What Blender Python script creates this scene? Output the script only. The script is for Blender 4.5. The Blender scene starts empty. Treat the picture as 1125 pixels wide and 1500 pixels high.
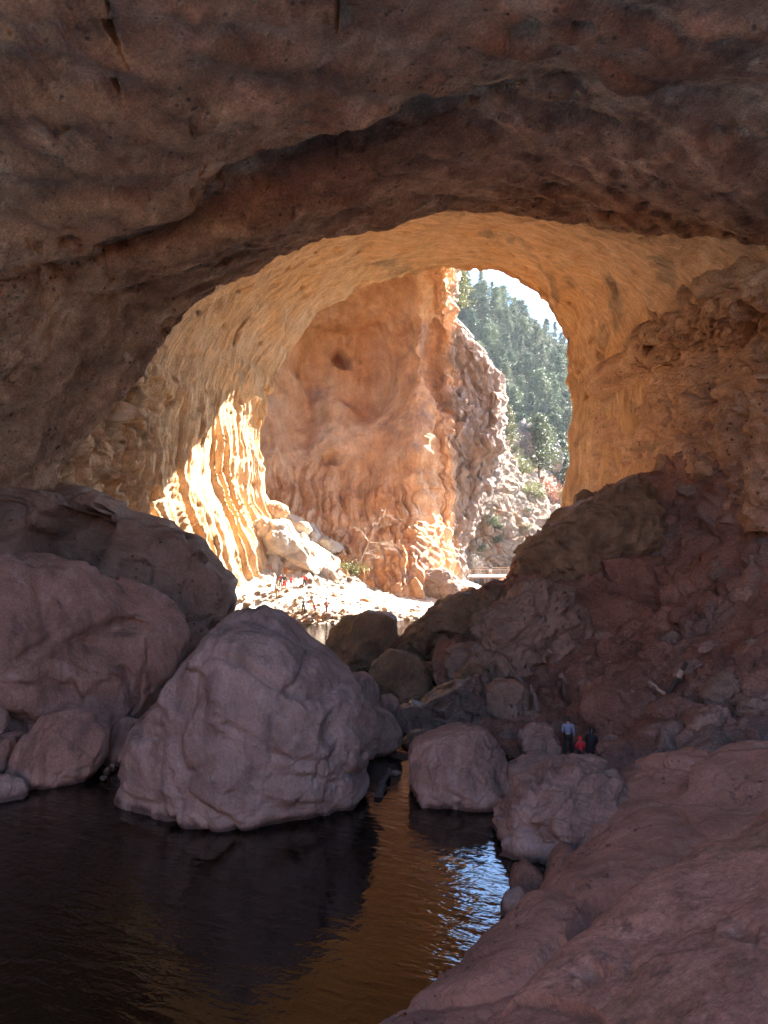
import bpy, bmesh, math, random
import numpy as np
from mathutils import Vector

random.seed(7)
RNG = np.random.default_rng(11)
scene = bpy.context.scene
COL = scene.collection
R = math.radians
F = 1091.0          # focal length in photo pixels
H = 11.3            # eye height above the water


def P(px, py, Y):
    """point at distance Y from the viewer, given where the photo shows it"""
    return np.array([(px - 562.5) / F * Y, Y, H - (py - 750.0) / F * Y])


# ------------------------------------------------------------------ noise
def _hash(ix, iy, iz, seed):
    h = (ix.astype(np.int64) * 374761393 + iy.astype(np.int64) * 668265263 + iz.astype(np.int64) * 2147483647 + seed * 974634777) & 0xFFFFFFFF
    h = ((h ^ (h >> 13)) * 1274126177) & 0xFFFFFFFF
    h = ((h ^ (h >> 16)) * 2246822519) & 0xFFFFFFFF
    return h ^ (h >> 15)


_G = np.array([(1, 1, 0), (-1, 1, 0), (1, -1, 0), (-1, -1, 0), (1, 0, 1), (-1, 0, 1), (1, 0, -1), (-1, 0, -1),
               (0, 1, 1), (0, -1, 1), (0, 1, -1), (0, -1, -1), (1, 1, 0), (-1, 1, 0), (0, -1, 1), (0, -1, -1)], float)


def perlin(p, seed=0):
    i = np.floor(p).astype(np.int64)
    f = p - i
    w = f * f * f * (f * (f * 6 - 15) + 10)
    out = 0
    for dx in (0, 1):
        wx = w[:, 0] if dx else 1 - w[:, 0]
        for dy in (0, 1):
            wy = w[:, 1] if dy else 1 - w[:, 1]
            for dz in (0, 1):
                wz = w[:, 2] if dz else 1 - w[:, 2]
                g = _G[_hash(i[:, 0] + dx, i[:, 1] + dy, i[:, 2] + dz, seed) & 15]
                d = g[:, 0] * (f[:, 0] - dx) + g[:, 1] * (f[:, 1] - dy) + g[:, 2] * (f[:, 2] - dz)
                out = out + d * wx * wy * wz
    return out


def fbm(p, scale, octv=4, seed=0, gain=0.5, lac=2.03):
    a, s, out, tot = 1.0, 1.0 / scale if np.isscalar(scale) else 1.0 / np.array(scale, float), 0, 0
    for k in range(octv):
        out = out + a * perlin(p * s + k * 17.3, seed + k)
        tot += a
        a *= gain
        s = s * lac
    return out / tot * 1.6


def ridged(p, scale, octv=4, seed=0, gain=0.55):
    a, s, out, tot = 1.0, 1.0 / scale if np.isscalar(scale) else 1.0 / np.array(scale, float), 0, 0
    for k in range(octv):
        out = out + a * (1 - 2.2 * np.abs(perlin(p * s + k * 9.1, seed + k)))
        tot += a
        a *= gain
        s = s * 2.05
    return out / tot


def worley(p, scale, seed=0):
    """F1, F2, a random number per cell"""
    q = p / scale
    i = np.floor(q).astype(np.int64)
    f1 = np.full(len(p), 9.0)
    f2 = np.full(len(p), 9.0)
    cid = np.zeros(len(p))
    for dx in (-1, 0, 1):
        for dy in (-1, 0, 1):
            for dz in (-1, 0, 1):
                c = i + np.array((dx, dy, dz))
                h = _hash(c[:, 0], c[:, 1], c[:, 2], seed)
                o = np.stack([(h & 1023) / 1023.0, ((h >> 10) & 1023) / 1023.0, ((h >> 20) & 1023) / 1023.0], 1)
                d = np.sqrt((((c + o) - q) ** 2).sum(1))
                near = d < f1
                f2 = np.where(near, f1, np.minimum(f2, d))
                cid = np.where(near, (h & 255) / 255.0, cid)
                f1 = np.where(near, d, f1)
    return f1, f2, cid


def facets_(p, scale, seed=0, tilt=1.0, groove=0.5, step=0.5, warp=0.3):
    """fractured rock: every block of it ends in a flat face tilted its own way, with joints between"""
    p = p + warp * scale * np.stack([fbm(p, scale * 1.2, 2, seed + 40 + k) for k in range(3)], 1)
    q = p / scale
    i = np.floor(q).astype(np.int64)
    f1 = np.full(len(p), 9.0); f2 = np.full(len(p), 9.0)
    best = np.zeros(len(p)); 
    for dx in (-1, 0, 1):
        for dy in (-1, 0, 1):
            for dz in (-1, 0, 1):
                c = i + np.array((dx, dy, dz))
                h = _hash(c[:, 0], c[:, 1], c[:, 2], seed)
                o = np.stack([(h & 1023) / 1023.0, ((h >> 10) & 1023) / 1023.0, ((h >> 20) & 1023) / 1023.0], 1)
                v = (c + o) - q
                d = np.sqrt((v ** 2).sum(1))
                near = d < f1
                t = ((h >> 3) & 255) / 127.5 - 1, ((h >> 11) & 255) / 127.5 - 1, ((h >> 17) & 255) / 127.5 - 1
                val = step * ((h & 255) / 255.0 - .5) + tilt * (t[0] * v[:, 0] + t[1] * v[:, 1] + t[2] * v[:, 2])
                f2 = np.where(near, f1, np.minimum(f2, d))
                best = np.where(near, val, best)
                f1 = np.where(near, d, f1)
    return best - groove * (1 - smooth(0, .14, f2 - f1))


def blocks(p, scale, seed=0):
    """fractured rock: raised blocks with grooves between"""
    w = p + 0.35 * scale * np.stack([fbm(p, scale * 1.3, 2, seed + 40 + k) for k in range(3)], 1)
    f1, f2, c = worley(w, scale, seed)
    return (c - 0.5) * 1.1 - 0.9 * np.clip(0.22 - (f2 - f1), 0, 0.22) / 0.22


def smooth(a, b, x):
    t = np.clip((x - a) / (b - a), 0, 1)
    return t * t * (3 - 2 * t)


# ------------------------------------------------------------------ meshes
def mesh_from(name, verts, quads=None, tris=None, uv=None, smooth_shade=True):
    me = bpy.data.meshes.new(name)
    faces = quads if quads is not None else tris
    k = faces.shape[1]
    me.vertices.add(len(verts))
    me.vertices.foreach_set('co', np.ascontiguousarray(verts, np.float32).ravel())
    me.loops.add(faces.size)
    me.loops.foreach_set('vertex_index', np.ascontiguousarray(faces, np.int32).ravel())
    me.polygons.add(len(faces))
    me.polygons.foreach_set('loop_start', np.arange(0, faces.size, k, dtype=np.int32))
    if uv is not None:
        lay = me.uv_layers.new(name='UVMap')
        lay.data.foreach_set('uv', np.ascontiguousarray(uv[faces.ravel()], np.float32).ravel())
    me.polygons.foreach_set('use_smooth', np.full(len(faces), smooth_shade, dtype=bool))
    me.update(calc_edges=True)
    me.validate()
    return me


def link(name, me, mat, parent=None, loc=(0, 0, 0)):
    o = bpy.data.objects.new(name, me)
    COL.objects.link(o)
    if me is not None and mat is not None and not me.materials:
        me.materials.append(mat)
    o.location = loc
    if parent is not None:
        o.parent = parent
    return o


def tag(o, label=None, cat=None, group=None, kind=None):
    if label: o['label'] = label
    if cat: o['category'] = cat
    if group: o['group'] = group
    if kind: o['kind'] = kind
    return o


def catmull(A, n):
    """resample along axis 0"""
    A = np.asarray(A, float)
    m = len(A)
    t = np.linspace(0, m - 1, n)
    i = np.minimum(t.astype(int), m - 2)
    f = (t - i).reshape((-1,) + (1,) * (A.ndim - 1))
    ext = np.concatenate([[2 * A[0] - A[1]], A, [2 * A[-1] - A[-2]]])
    p0, p1, p2, p3 = ext[i], ext[i + 1], ext[i + 2], ext[i + 3]
    return 0.5 * (2 * p1 + (p2 - p0) * f + (2 * p0 - 5 * p1 + 4 * p2 - p3) * f ** 2 + (3 * p1 - p0 - 3 * p2 + p3) * f ** 3)


def grid_normals(G):
    du = np.gradient(G, axis=1)
    dv = np.gradient(G, axis=0)
    N = np.cross(du, dv)
    N /= np.linalg.norm(N, axis=2, keepdims=True) + 1e-9
    return N


def project(V):
    return 562.5 + V[:, 0] / V[:, 1] * F, 750.0 - (V[:, 2] - H) / V[:, 1] * F


def patch(name, rows, nv, nu, mat, disp=None, look=(0, 0, 11.3), pits=(), kind='structure', vdisp=None):
    """a rock surface through rows of control points; disp(P, U, V) is added along the normal towards `look`"""
    C = np.array([[np.asarray(q, float) for q in r] for r in rows])
    G = catmull(C, nv)
    G = catmull(G.transpose(1, 0, 2), nu).transpose(1, 0, 2)
    N = grid_normals(G)
    if ((np.asarray(look) - G) * N).sum() < 0:
        N = -N
    du = np.linalg.norm(np.diff(G, axis=1), axis=2).mean(0)
    dv = np.linalg.norm(np.diff(G, axis=0), axis=2).mean(1)
    u = np.concatenate([[0], np.cumsum(du)])
    v = np.concatenate([[0], np.cumsum(dv)])
    U, V = np.meshgrid(u, v)
    V3 = G.reshape(-1, 3)
    N3 = N.reshape(-1, 3)
    d = np.zeros(len(V3))
    if disp is not None:
        d = disp(V3, U.ravel(), V.ravel())
    if len(pits):
        ok = V3[:, 1] > 2
        ppx = np.full(len(V3), 1e6); ppy = np.full(len(V3), 1e6)
        ppx[ok], ppy[ok] = project(V3[ok])
        for (px, py, rx, ry, ang, dep) in pits:
            k = np.argmin((ppx - px) ** 2 + (ppy - py) ** 2)
            c = V3[k]
            s = c[1] / F
            q = V3 - c
            # two directions of the surface at the hole
            n = N3[k]
            e1 = np.cross(n, (0, 0, 1) if abs(n[2]) < .75 else (0, 1, 0.001)); e1 /= np.linalg.norm(e1)
            e2 = np.cross(n, e1)
            if e1[0] < 0: e1 = -e1
            # size along the surface, stretched where it is seen at a slant
            view = c - np.array((0, 0, H)); view /= np.linalg.norm(view)
            slant = max(0.28, abs((view * n).sum()))
            a, b = q @ e1, q @ e2
            ca, sa = math.cos(ang), math.sin(ang)
            a, b = a * ca + b * sa, -a * sa + b * ca
            w = 0.25 * fbm(V3, max(rx, ry) * s * 0.8, 2, int(px))
            r = np.sqrt((a / (rx * s)) ** 2 + (b / (ry * s / slant)) ** 2) + 1.5 * w
            near = (np.abs(q) < 12).all(1)
            d = d - np.where(near, dep * (1 - smooth(0.35, 1.0, r)), 0)
    V3 = V3 + N3 * d[:, None]
    if vdisp is not None:
        V3 = V3 + vdisp(V3)
    idx = np.arange(nv * nu).reshape(nv, nu)
    quads = np.stack([idx[:-1, :-1], idx[:-1, 1:], idx[1:, 1:], idx[1:, :-1]], -1).reshape(-1, 4)
    me = mesh_from(name, V3, quads=quads, uv=np.stack([U.ravel(), V.ravel()], 1))
    o = link(name, me, mat)
    o['kind'] = kind
    return o, V3.reshape(nv, nu, 3)


_ICO = {}


def ico(level):
    if level not in _ICO:
        bm = bmesh.new()
        bmesh.ops.create_icosphere(bm, subdivisions=level, radius=1.0)
        v = np.array([q.co[:] for q in bm.verts])
        t = np.array([[q.index for q in f.verts] for f in bm.faces])
        bm.free()
        _ICO[level] = (v / np.linalg.norm(v, axis=1, keepdims=True), t)
    return _ICO[level]


def outline_ellipse(cx, cy, rx, ry, seed, jag=0.14, n=14, tilt=0.0):
    r = random.Random(seed)
    pts = []
    for k in range(n):
        a = 2 * math.pi * k / n
        j = 1 + r.uniform(-jag, jag)
        x, y = rx * math.cos(a) * j, ry * math.sin(a) * j
        pts.append((cx + x * math.cos(tilt) - y * math.sin(tilt), cy + x * math.sin(tilt) + y * math.cos(tilt)))
    return pts


def boulder(label, outline, Yc, depth, mat, seed=1, level=6, rough=0.06, facets=3, block=0.0, e=0.75, pit=0.0, name='boulder', cat='boulder', group=None, strat=0.0, centre=None, holes=()):
    """a solid rock whose outline at distance Yc is given; `depth` is its half thickness along the view"""
    o2 = np.array(outline, float)
    c = np.array(centre, float) if centre is not None else (o2.min(0) + o2.max(0)) / 2
    m = Yc / F
    rel = (o2 - c) * np.array((m, -m))
    ang = np.arctan2(rel[:, 1], rel[:, 0])
    rad = np.hypot(rel[:, 0], rel[:, 1])
    # denser outline along straight segments, in polar form
    A, B = [], []
    for k in range(len(rel)):
        p, q = rel[k], rel[(k + 1) % len(rel)]
        for t in np.linspace(0, 1, 10, endpoint=False):
            z = p + (q - p) * t
            A.append(math.atan2(z[1], z[0])); B.append(math.hypot(z[0], z[1]))
    A, B = np.array(A), np.array(B)
    order = np.argsort(A)
    A, B = A[order], B[order]
    th = np.linspace(-math.pi, math.pi, 361)
    Rt = np.interp(th, np.concatenate([A - 2 * math.pi, A, A + 2 * math.pi]), np.concatenate([B, B, B]))
    ker = np.ones(7) / 7
    Rt = np.convolve(np.concatenate([Rt[-8:-1], Rt, Rt[1:8]]), ker, 'same')[7:-7]
    D, T = ico(level)
    s = np.hypot(D[:, 0], D[:, 2])
    theta = np.arctan2(D[:, 2], D[:, 0])
    rr = np.interp(theta, th, Rt)
    # mean ellipse for the middle of the face
    ex, ez = np.abs(rel[:, 0]).mean() * 1.4, np.abs(rel[:, 1]).mean() * 1.4
    rmean = 1 / np.sqrt((np.cos(theta) / ex) ** 2 + (np.sin(theta) / ez) ** 2)
    k = smooth(0.25, 0.95, s)
    rr = rmean * (1 - k) + rr * k
    sp = np.abs(s) ** e
    cp = np.abs(D[:, 1]) ** e
    V = np.stack([rr * sp * np.cos(theta), np.sign(D[:, 1]) * cp * depth, rr * sp * np.sin(theta)], 1)
    rr_ = random.Random(seed)
    size = float(np.mean(rad))
    for _ in range(facets + 2):
        n = np.array((rr_.uniform(-0.8, 0.8), -rr_.uniform(0.45, 1), rr_.uniform(-0.5, 0.9)))
        n /= np.linalg.norm(n)
        sup = (V @ n).max()
        h = sup * rr_.uniform(0.64, 0.88)
        dd = V @ n - h
        V = V - n * np.maximum(dd, 0)[:, None] * 0.85
    Nn = V / np.array((size, depth, size)) ** 2
    Nn /= np.linalg.norm(Nn, axis=1, keepdims=True) + 1e-9
    sd = seed * 13.7
    q = V + sd
    ra = random.Random(seed + 99)
    t1, t2 = ra.uniform(-.8, .8), ra.uniform(-.5, .5)
    qs = np.stack([q[:, 0] * math.cos(t1) + q[:, 2] * math.sin(t1), q[:, 1], -q[:, 0] * math.sin(t1) + q[:, 2] * math.cos(t1)], 1)
    qs = qs + 0.25 * size * np.stack([fbm(q, size * .7, 2, seed + 60 + j) for j in range(3)], 1)
    d = rough * size * (fbm(q, size * 0.9, 3, seed) * 1.1 + 0.7 * ridged(qs, (size * 1.1, size * 1.1, size * 0.42), 4, seed + 5) - .35) + rough * size * 0.3 * fbm(q, size * 0.13, 4, seed + 9)
    sc = np.maximum(fbm(qs, (size * .5, size * .5, size * .3), 2, seed + 33), 0) ** 1.5
    d = d - rough * size * 1.3 * sc
    d = d + (block * 1.1 + .055) * size * facets_(q, size * 0.85, seed + 3, 1.0, .42, .4) + (block + .012) * .4 * size * facets_(q, size * 0.27, seed + 4, 1.0, .45, .4)
    if strat:
        d = d + strat * size * ridged(q, (size * 1.4, size * 1.4, size * 0.16), 3, seed + 7)
    if pit:
        ql = np.stack([q[:, 0] * .8 + q[:, 2] * .6, q[:, 1], (q[:, 2] * .8 - q[:, 0] * .6) * 2.2], 1)
        msk = smooth(0.12, 0.5, fbm(ql, size * 0.7, 3, seed + 30))
        for sc_, am in ((.16, 1.0), (.085, .6), (.045, .3)):
            f1, f2, cc = worley(ql, size * sc_, seed + int(sc_ * 100))
            d = d - pit * am * size * (1 - smooth(0.08, 0.4, f1)) * (cc > 0.6) * msk
    V = V + Nn * d[:, None]
    base = np.array([P(c[0], c[1], Yc)[0], Yc, P(c[0], c[1], Yc)[2]])
    for (px, py, rpx, dep) in holes:
        hx = np.array([(px - c[0]) * m, 0, -(py - c[1]) * m])
        w = np.hypot(V[:, 0] - hx[0], (V[:, 2] - hx[2])) / (rpx * m) + 0.3 * fbm(V + 3.1, rpx * m * .8, 3, seed + 50)
        V[:, 1] += np.where(V[:, 1] < 0, dep * (1 - smooth(0.55, 1.0, w)), 0)
    zlow = V[:, 2].min()
    org = base + np.array((0, 0, zlow))
    me = mesh_from(name, V - np.array((0, 0, zlow)), tris=T)
    o = link(name, me, mat, loc=org)
    tag(o, label, cat, group)
    return o


# ------------------------------------------------------------------ materials
class NT:
    def __init__(self, name):
        self.m = bpy.data.materials.new(name)
        self.m.use_nodes = True
        self.t = self.m.node_tree
        self.n = self.t.nodes
        self.n.clear()
        self.out = self.n.new('ShaderNodeOutputMaterial')
        self.b = self.n.new('ShaderNodeBsdfPrincipled')
        self.t.links.new(self.b.outputs[0], self.out.inputs[0])
        self.tc = self.n.new('ShaderNodeTexCoord')

    def L(self, a, b):
        self.t.links.new(a, b)

    def vec(self, coord='Object', scale=(1, 1, 1), rot=(0, 0, 0)):
        mp = self.n.new('ShaderNodeMapping')
        mp.inputs['Scale'].default_value = scale
        mp.inputs['Rotation'].default_value = rot
        self.L(self.tc.outputs[coord], mp.inputs[0])
        return mp.outputs[0]

    def vec2(self, rot, scale):
        a = self.n.new('ShaderNodeMapping'); a.inputs['Rotation'].default_value = rot
        self.L(self.tc.outputs['Object'], a.inputs[0])
        b = self.n.new('ShaderNodeMapping'); b.inputs['Scale'].default_value = scale
        self.L(a.outputs[0], b.inputs[0])
        return b.outputs[0]

    def noise(self, vec, scale, detail=6, rough=0.6, dist=0.0):
        t = self.n.new('ShaderNodeTexNoise')
        t.inputs['Scale'].default_value = scale
        t.inputs['Detail'].default_value = detail
        t.inputs['Roughness'].default_value = rough
        t.inputs['Distortion'].default_value = dist
        self.L(vec, t.inputs['Vector'])
        return t.outputs[0]

    def voro(self, vec, scale, feature='F1', rnd=1.0):
        t = self.n.new('ShaderNodeTexVoronoi')
        t.feature = feature
        t.inputs['Scale'].default_value = scale
        t.inputs['Randomness'].default_value = rnd
        self.L(vec, t.inputs['Vector'])
        return t.outputs['Distance']

    def ramp(self, fac, stops):
        r = self.n.new('ShaderNodeValToRGB')
        el = r.color_ramp.elements
        while len(el) < len(stops):
            el.new(0.5)
        for e_, (p, c) in zip(el, stops):
            e_.position = p
            e_.color = (*c, 1) if len(c) == 3 else c
        self.L(fac, r.inputs[0])
        return r.outputs[0]

    def rng(self, fac, a, b, lo=0.0, hi=1.0):
        r = self.n.new('ShaderNodeMapRange')
        r.inputs[1].default_value = a
        r.inputs[2].default_value = b
        r.inputs[3].default_value = lo
        r.inputs[4].default_value = hi
        self.L(fac, r.inputs[0])
        return r.outputs[0]

    def mix(self, fac, a, b, mode='MIX'):
        x = self.n.new('ShaderNodeMix')
        x.data_type = 'RGBA'
        x.blend_type = mode
        if hasattr(fac, 'is_output'): self.L(fac, x.inputs[0])
        else: x.inputs[0].default_value = fac
        for i, q in ((6, a), (7, b)):
            if hasattr(q, 'is_output'): self.L(q, x.inputs[i])
            else: x.inputs[i].default_value = (*q, 1)
        return x.outputs[2]

    def math(self, op, a, b):
        x = self.n.new('ShaderNodeMath')
        x.operation = op
        for i, q in ((0, a), (1, b)):
            if hasattr(q, 'is_output'): self.L(q, x.inputs[i])
            else: x.inputs[i].default_value = q
        return x.outputs[0]

    def bump(self, h, dist, prev=None, strength=1.0):
        b = self.n.new('ShaderNodeBump')
        b.inputs['Strength'].default_value = strength
        b.inputs['Distance'].default_value = dist
        self.L(h, b.inputs['Height'])
        if prev is not None:
            self.L(prev, b.inputs['Normal'])
        return b.outputs[0]


def rock(name, stops, size=3.0, stains=(), bump=0.12, bsize=1.2, streak=None, pits=0.0, pitsize=0.5, rough=0.9, grain=0.25, spec=0.25, cracks=0.0, cracksize=1.6, wet=False, rot=0.0):
    """stains: (coord, scale xyz, lo, hi, colour, strength); streak: (coord, scale xyz, bump distance)"""
    k = NT(name)
    v = k.vec()
    n1 = k.noise(v, 1 / size, 9, 0.66, 0.15)
    c = k.ramp(n1, stops)
    for (coord, sc, lo, hi, colr, st) in stains:
        n = k.noise(k.vec(coord, sc), 1.0, 8, 0.66, 0.15)
        c = k.mix(k.rng(n, lo, hi, 0, st), c, colr)
    if streak:
        ns = k.noise(k.vec2((0, 0, rot), streak[1]) if rot else k.vec(streak[0], streak[1]), 1.0, 8, 0.68, 0.1)
        f = k.rng(ns, 0.3, 0.7, 1 - streak[3], 1 + streak[3] * .7)
        c = k.mix(1.0, c, f, 'MULTIPLY')
    g = k.noise(v, 9.0, 5, 0.7)
    c = k.mix(1.0, c, k.rng(g, 0.25, 0.75, 1 - grain, 1 + grain), 'MULTIPLY')
    if pits:
        pv = k.voro(v, 1 / pitsize)
        pm = k.noise(v, 0.35 / pitsize, 3, .5)
        pk = k.math('MULTIPLY', k.rng(pv, 0.10, 0.26, 1, 0), k.rng(pm, 0.50, 0.58, 0, 1))
        c = k.mix(k.math('MULTIPLY', pk, 0.55), c, (0.03, 0.02, 0.016))
    if wet:
        ge = k.n.new('ShaderNodeNewGeometry'); sz_ = k.n.new('ShaderNodeSeparateXYZ'); k.L(ge.outputs['Position'], sz_.inputs[0])
        zz = k.math('ADD', sz_.outputs[2], k.rng(k.noise(v, .8, 4), .3, .7, -.12, .12))
        c = k.mix(k.math('MULTIPLY', k.rng(zz, .25, .45, 0, 1), k.rng(zz, .8, .5, 0, .35)), c, (.52, .43, .38))
        c = k.mix(k.rng(zz, .28, .12, 0, 1), c, (.3, .3, .3), 'MULTIPLY')
        dr = k.noise(k.vec('Object', (1.1, 1.1, .10)), 1.0, 6, .65, .1)
        c = k.mix(k.rng(dr, .52, .64, 0, .55), c, (.11, .08, .07))
        c = k.mix(k.rng(dr, .45, .35, 0, .5), c, (.47, .36, .31))
    k.L(c, k.b.inputs['Base Color'])
    b = k.bump(k.noise(v, 1 / bsize, 12, 0.68, 0.1), bump * 2.2)
    b = k.bump(k.noise(v, 6.0 / bsize, 8, 0.7, 0.05), bump * 0.55, b)
    if streak:
        b = k.bump(ns, streak[2], b)
    if pits:
        b = k.bump(pk, -pits, b)
    if cracks:
        vv = k.n.new('ShaderNodeVectorMath'); vv.operation = 'MULTIPLY_ADD'
        t = k.n.new('ShaderNodeTexNoise'); t.inputs['Scale'].default_value = 0.9 / cracksize; t.inputs['Detail'].default_value = 4
        k.L(v, t.inputs['Vector']); k.L(t.outputs[1], vv.inputs[0]); vv.inputs[1].default_value = (cracksize * .8,) * 3; k.L(v, vv.inputs[2])
        ce = k.voro(vv.outputs[0], 1 / cracksize, 'DISTANCE_TO_EDGE')
        b = k.bump(k.rng(ce, 0.0, 0.06, 0, 1), cracks, b)
    k.L(b, k.b.inputs['Normal'])
    k.b.inputs['Roughness'].default_value = rough
    k.b.inputs['Specular IOR Level'].default_value = spec
    return k.m


def plain(name, colr, rough=0.8, var=0.25, scale=8.0, metal=0.0):
    k = NT(name)
    n = k.noise(k.vec(), scale, 5, 0.6)
    c = k.mix(1.0, colr, k.rng(n, 0.3, 0.7, 1 - var, 1 + var), 'MULTIPLY')
    k.L(c, k.b.inputs['Base Color'])
    k.b.inputs['Roughness'].default_value = rough
    k.b.inputs['Metallic'].default_value = metal
    return k.m


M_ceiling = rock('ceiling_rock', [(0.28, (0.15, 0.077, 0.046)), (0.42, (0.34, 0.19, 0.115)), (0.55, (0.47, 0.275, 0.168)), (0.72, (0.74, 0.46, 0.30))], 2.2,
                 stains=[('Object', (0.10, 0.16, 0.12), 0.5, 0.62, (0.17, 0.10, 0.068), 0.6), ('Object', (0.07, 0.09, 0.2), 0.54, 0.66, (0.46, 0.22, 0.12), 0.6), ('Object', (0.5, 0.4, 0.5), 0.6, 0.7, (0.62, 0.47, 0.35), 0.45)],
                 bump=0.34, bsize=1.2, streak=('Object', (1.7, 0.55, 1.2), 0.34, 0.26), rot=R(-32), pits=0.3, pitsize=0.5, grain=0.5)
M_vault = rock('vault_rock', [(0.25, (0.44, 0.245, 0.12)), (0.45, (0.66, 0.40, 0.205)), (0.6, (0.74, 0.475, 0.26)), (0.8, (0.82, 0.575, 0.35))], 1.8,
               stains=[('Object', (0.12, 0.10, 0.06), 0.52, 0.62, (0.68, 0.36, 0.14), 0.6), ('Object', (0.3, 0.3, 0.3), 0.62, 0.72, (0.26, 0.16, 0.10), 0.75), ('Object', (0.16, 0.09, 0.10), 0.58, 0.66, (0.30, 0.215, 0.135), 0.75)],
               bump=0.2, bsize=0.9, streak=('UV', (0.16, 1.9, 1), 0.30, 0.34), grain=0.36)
M_wall = rock('ledge_rock', [(0.25, (0.36, 0.19, 0.12)), (0.45, (0.60, 0.35, 0.21)), (0.6, (0.70, 0.44, 0.27)), (0.8, (0.79, 0.54, 0.36))], 2.4,
              stains=[('Object', (0.12, 0.12, 0.5), 0.55, 0.66, (0.25, 0.17, 0.10), 0.6), ('Object', (0.35, 0.35, 0.35), 0.58, 0.7, (0.36, 0.15, 0.08), 0.6)],
              bump=0.28, bsize=1.1, streak=('Object', (0.25, 0.25, 1.6), 0.25, 0.25), pits=0.2, pitsize=0.5, grain=0.4)
M_alcove = rock('alcove_rock', [(0.28, (0.42, 0.205, 0.095)), (0.45, (0.63, 0.335, 0.165)), (0.58, (0.70, 0.41, 0.225)), (0.75, (0.80, 0.55, 0.35))], 4.0,
                stains=[('Object', (0.09, 0.09, 0.06), 0.55, 0.62, (0.25, 0.14, 0.12), 0.65), ('Object', (0.5, 0.5, 0.07), 0.56, 0.7, (0.40, 0.15, 0.06), 0.7)],
                bump=0.26, bsize=1.6, streak=('Object', (0.7, 0.7, 0.12), 0.25, 0.22), grain=.35)


def grey_flank(m):
    """the cliff weathers from orange to grey where it leaves the shelter of the arch"""
    nt_ = m.node_tree
    b = next(q for q in nt_.nodes if q.type == 'BSDF_PRINCIPLED')
    src = b.inputs['Base Color'].links[0].from_socket
    tc = nt_.nodes.new('ShaderNodeTexCoord')
    sx_ = nt_.nodes.new('ShaderNodeSeparateXYZ'); nt_.links.new(tc.outputs['Object'], sx_.inputs[0])
    no = nt_.nodes.new('ShaderNodeTexNoise'); no.inputs['Scale'].default_value = .22; no.inputs['Detail'].default_value = 7; nt_.links.new(tc.outputs['Object'], no.inputs['Vector'])
    ad = nt_.nodes.new('ShaderNodeMath'); ad.operation = 'MULTIPLY_ADD'; nt_.links.new(no.outputs[0], ad.inputs[0]); ad.inputs[1].default_value = 9.0; nt_.links.new(sx_.outputs[0], ad.inputs[2])
    mr = nt_.nodes.new('ShaderNodeMapRange'); mr.inputs[1].default_value = 13.4; mr.inputs[2].default_value = 15.6; nt_.links.new(ad.outputs[0], mr.inputs[0])
    mr.inputs[4].default_value = .85
    n2 = nt_.nodes.new('ShaderNodeTexNoise'); n2.inputs['Scale'].default_value = .8; n2.inputs['Detail'].default_value = 8; nt_.links.new(tc.outputs['Object'], n2.inputs['Vector'])
    rp_ = nt_.nodes.new('ShaderNodeValToRGB'); rp_.color_ramp.elements[0].position = .3; rp_.color_ramp.elements[0].color = (.10, .07, .058, 1); rp_.color_ramp.elements[1].position = .7; rp_.color_ramp.elements[1].color = (.27, .21, .18, 1)
    nt_.links.new(n2.outputs[0], rp_.inputs[0])
    mx = nt_.nodes.new('ShaderNodeMix'); mx.data_type = 'RGBA'
    nt_.links.new(mr.outputs[0], mx.inputs[0]); nt_.links.new(src, mx.inputs[6]); nt_.links.new(rp_.outputs[0], mx.inputs[7])
    nt_.links.new(mx.outputs[2], b.inputs['Base Color'])


grey_flank(M_alcove)
M_talus = rock('talus_rock', [(0.25, (0.175, 0.085, 0.06)), (0.45, (0.28, 0.148, 0.106)), (0.6, (0.36, 0.195, 0.14)), (0.8, (0.44, 0.26, 0.19))], 2.4,
               stains=[('Object', (0.12, 0.12, 0.12), 0.54, 0.62, (0.25, 0.20, 0.17), 0.7), ('Object', (0.1, 0.1, 0.2), 0.56, 0.66, (0.30, 0.13, 0.09), 0.6)],
               bump=0.2, bsize=0.9, grain=0.42)
M_purple = rock('mauve_boulder_rock', [(0.25, (0.20, 0.142, 0.122)), (0.45, (0.28, 0.203, 0.172)), (0.6, (0.32, 0.233, 0.20)), (0.8, (0.385, 0.29, 0.245))], 1.8,
                stains=[('Object', (0.25, 0.25, 0.25), 0.56, 0.64, (0.25, 0.16, 0.135), 0.6), ('Object', (0.9, 0.9, 0.9), 0.62, 0.70, (0.38, 0.32, 0.31), 0.5)],
                bump=0.085, bsize=0.7, wet=True, grain=0.26)
M_red = rock('reddish_boulder_rock', [(0.25, (0.215, 0.13, 0.10)), (0.45, (0.31, 0.194, 0.15)), (0.6, (0.36, 0.228, 0.18)), (0.8, (0.43, 0.285, 0.225))], 2.0,
             stains=[('Object', (0.2, 0.2, 0.2), 0.54, 0.63, (0.29, 0.165, 0.13), 0.6), ('Object', (0.7, 0.7, 0.7), 0.60, 0.70, (0.39, 0.33, 0.31), 0.5)],
             bump=0.10, bsize=0.7, wet=True, grain=0.3)
M_slab = rock('foreground_slab_rock', [(0.25, (0.24, 0.115, 0.072)), (0.42, (0.44, 0.215, 0.143)), (0.58, (0.54, 0.275, 0.185)), (0.76, (0.68, 0.385, 0.27))], 0.9,
              stains=[('Object', (0.5, 0.5, 0.5), 0.55, 0.64, (0.33, 0.20, 0.12), 0.7), ('Object', (2.2, 2.2, 2.2), 0.58, 0.68, (0.14, 0.085, 0.075), 0.6)],
              bump=0.07, bsize=0.4, grain=0.4)
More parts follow.
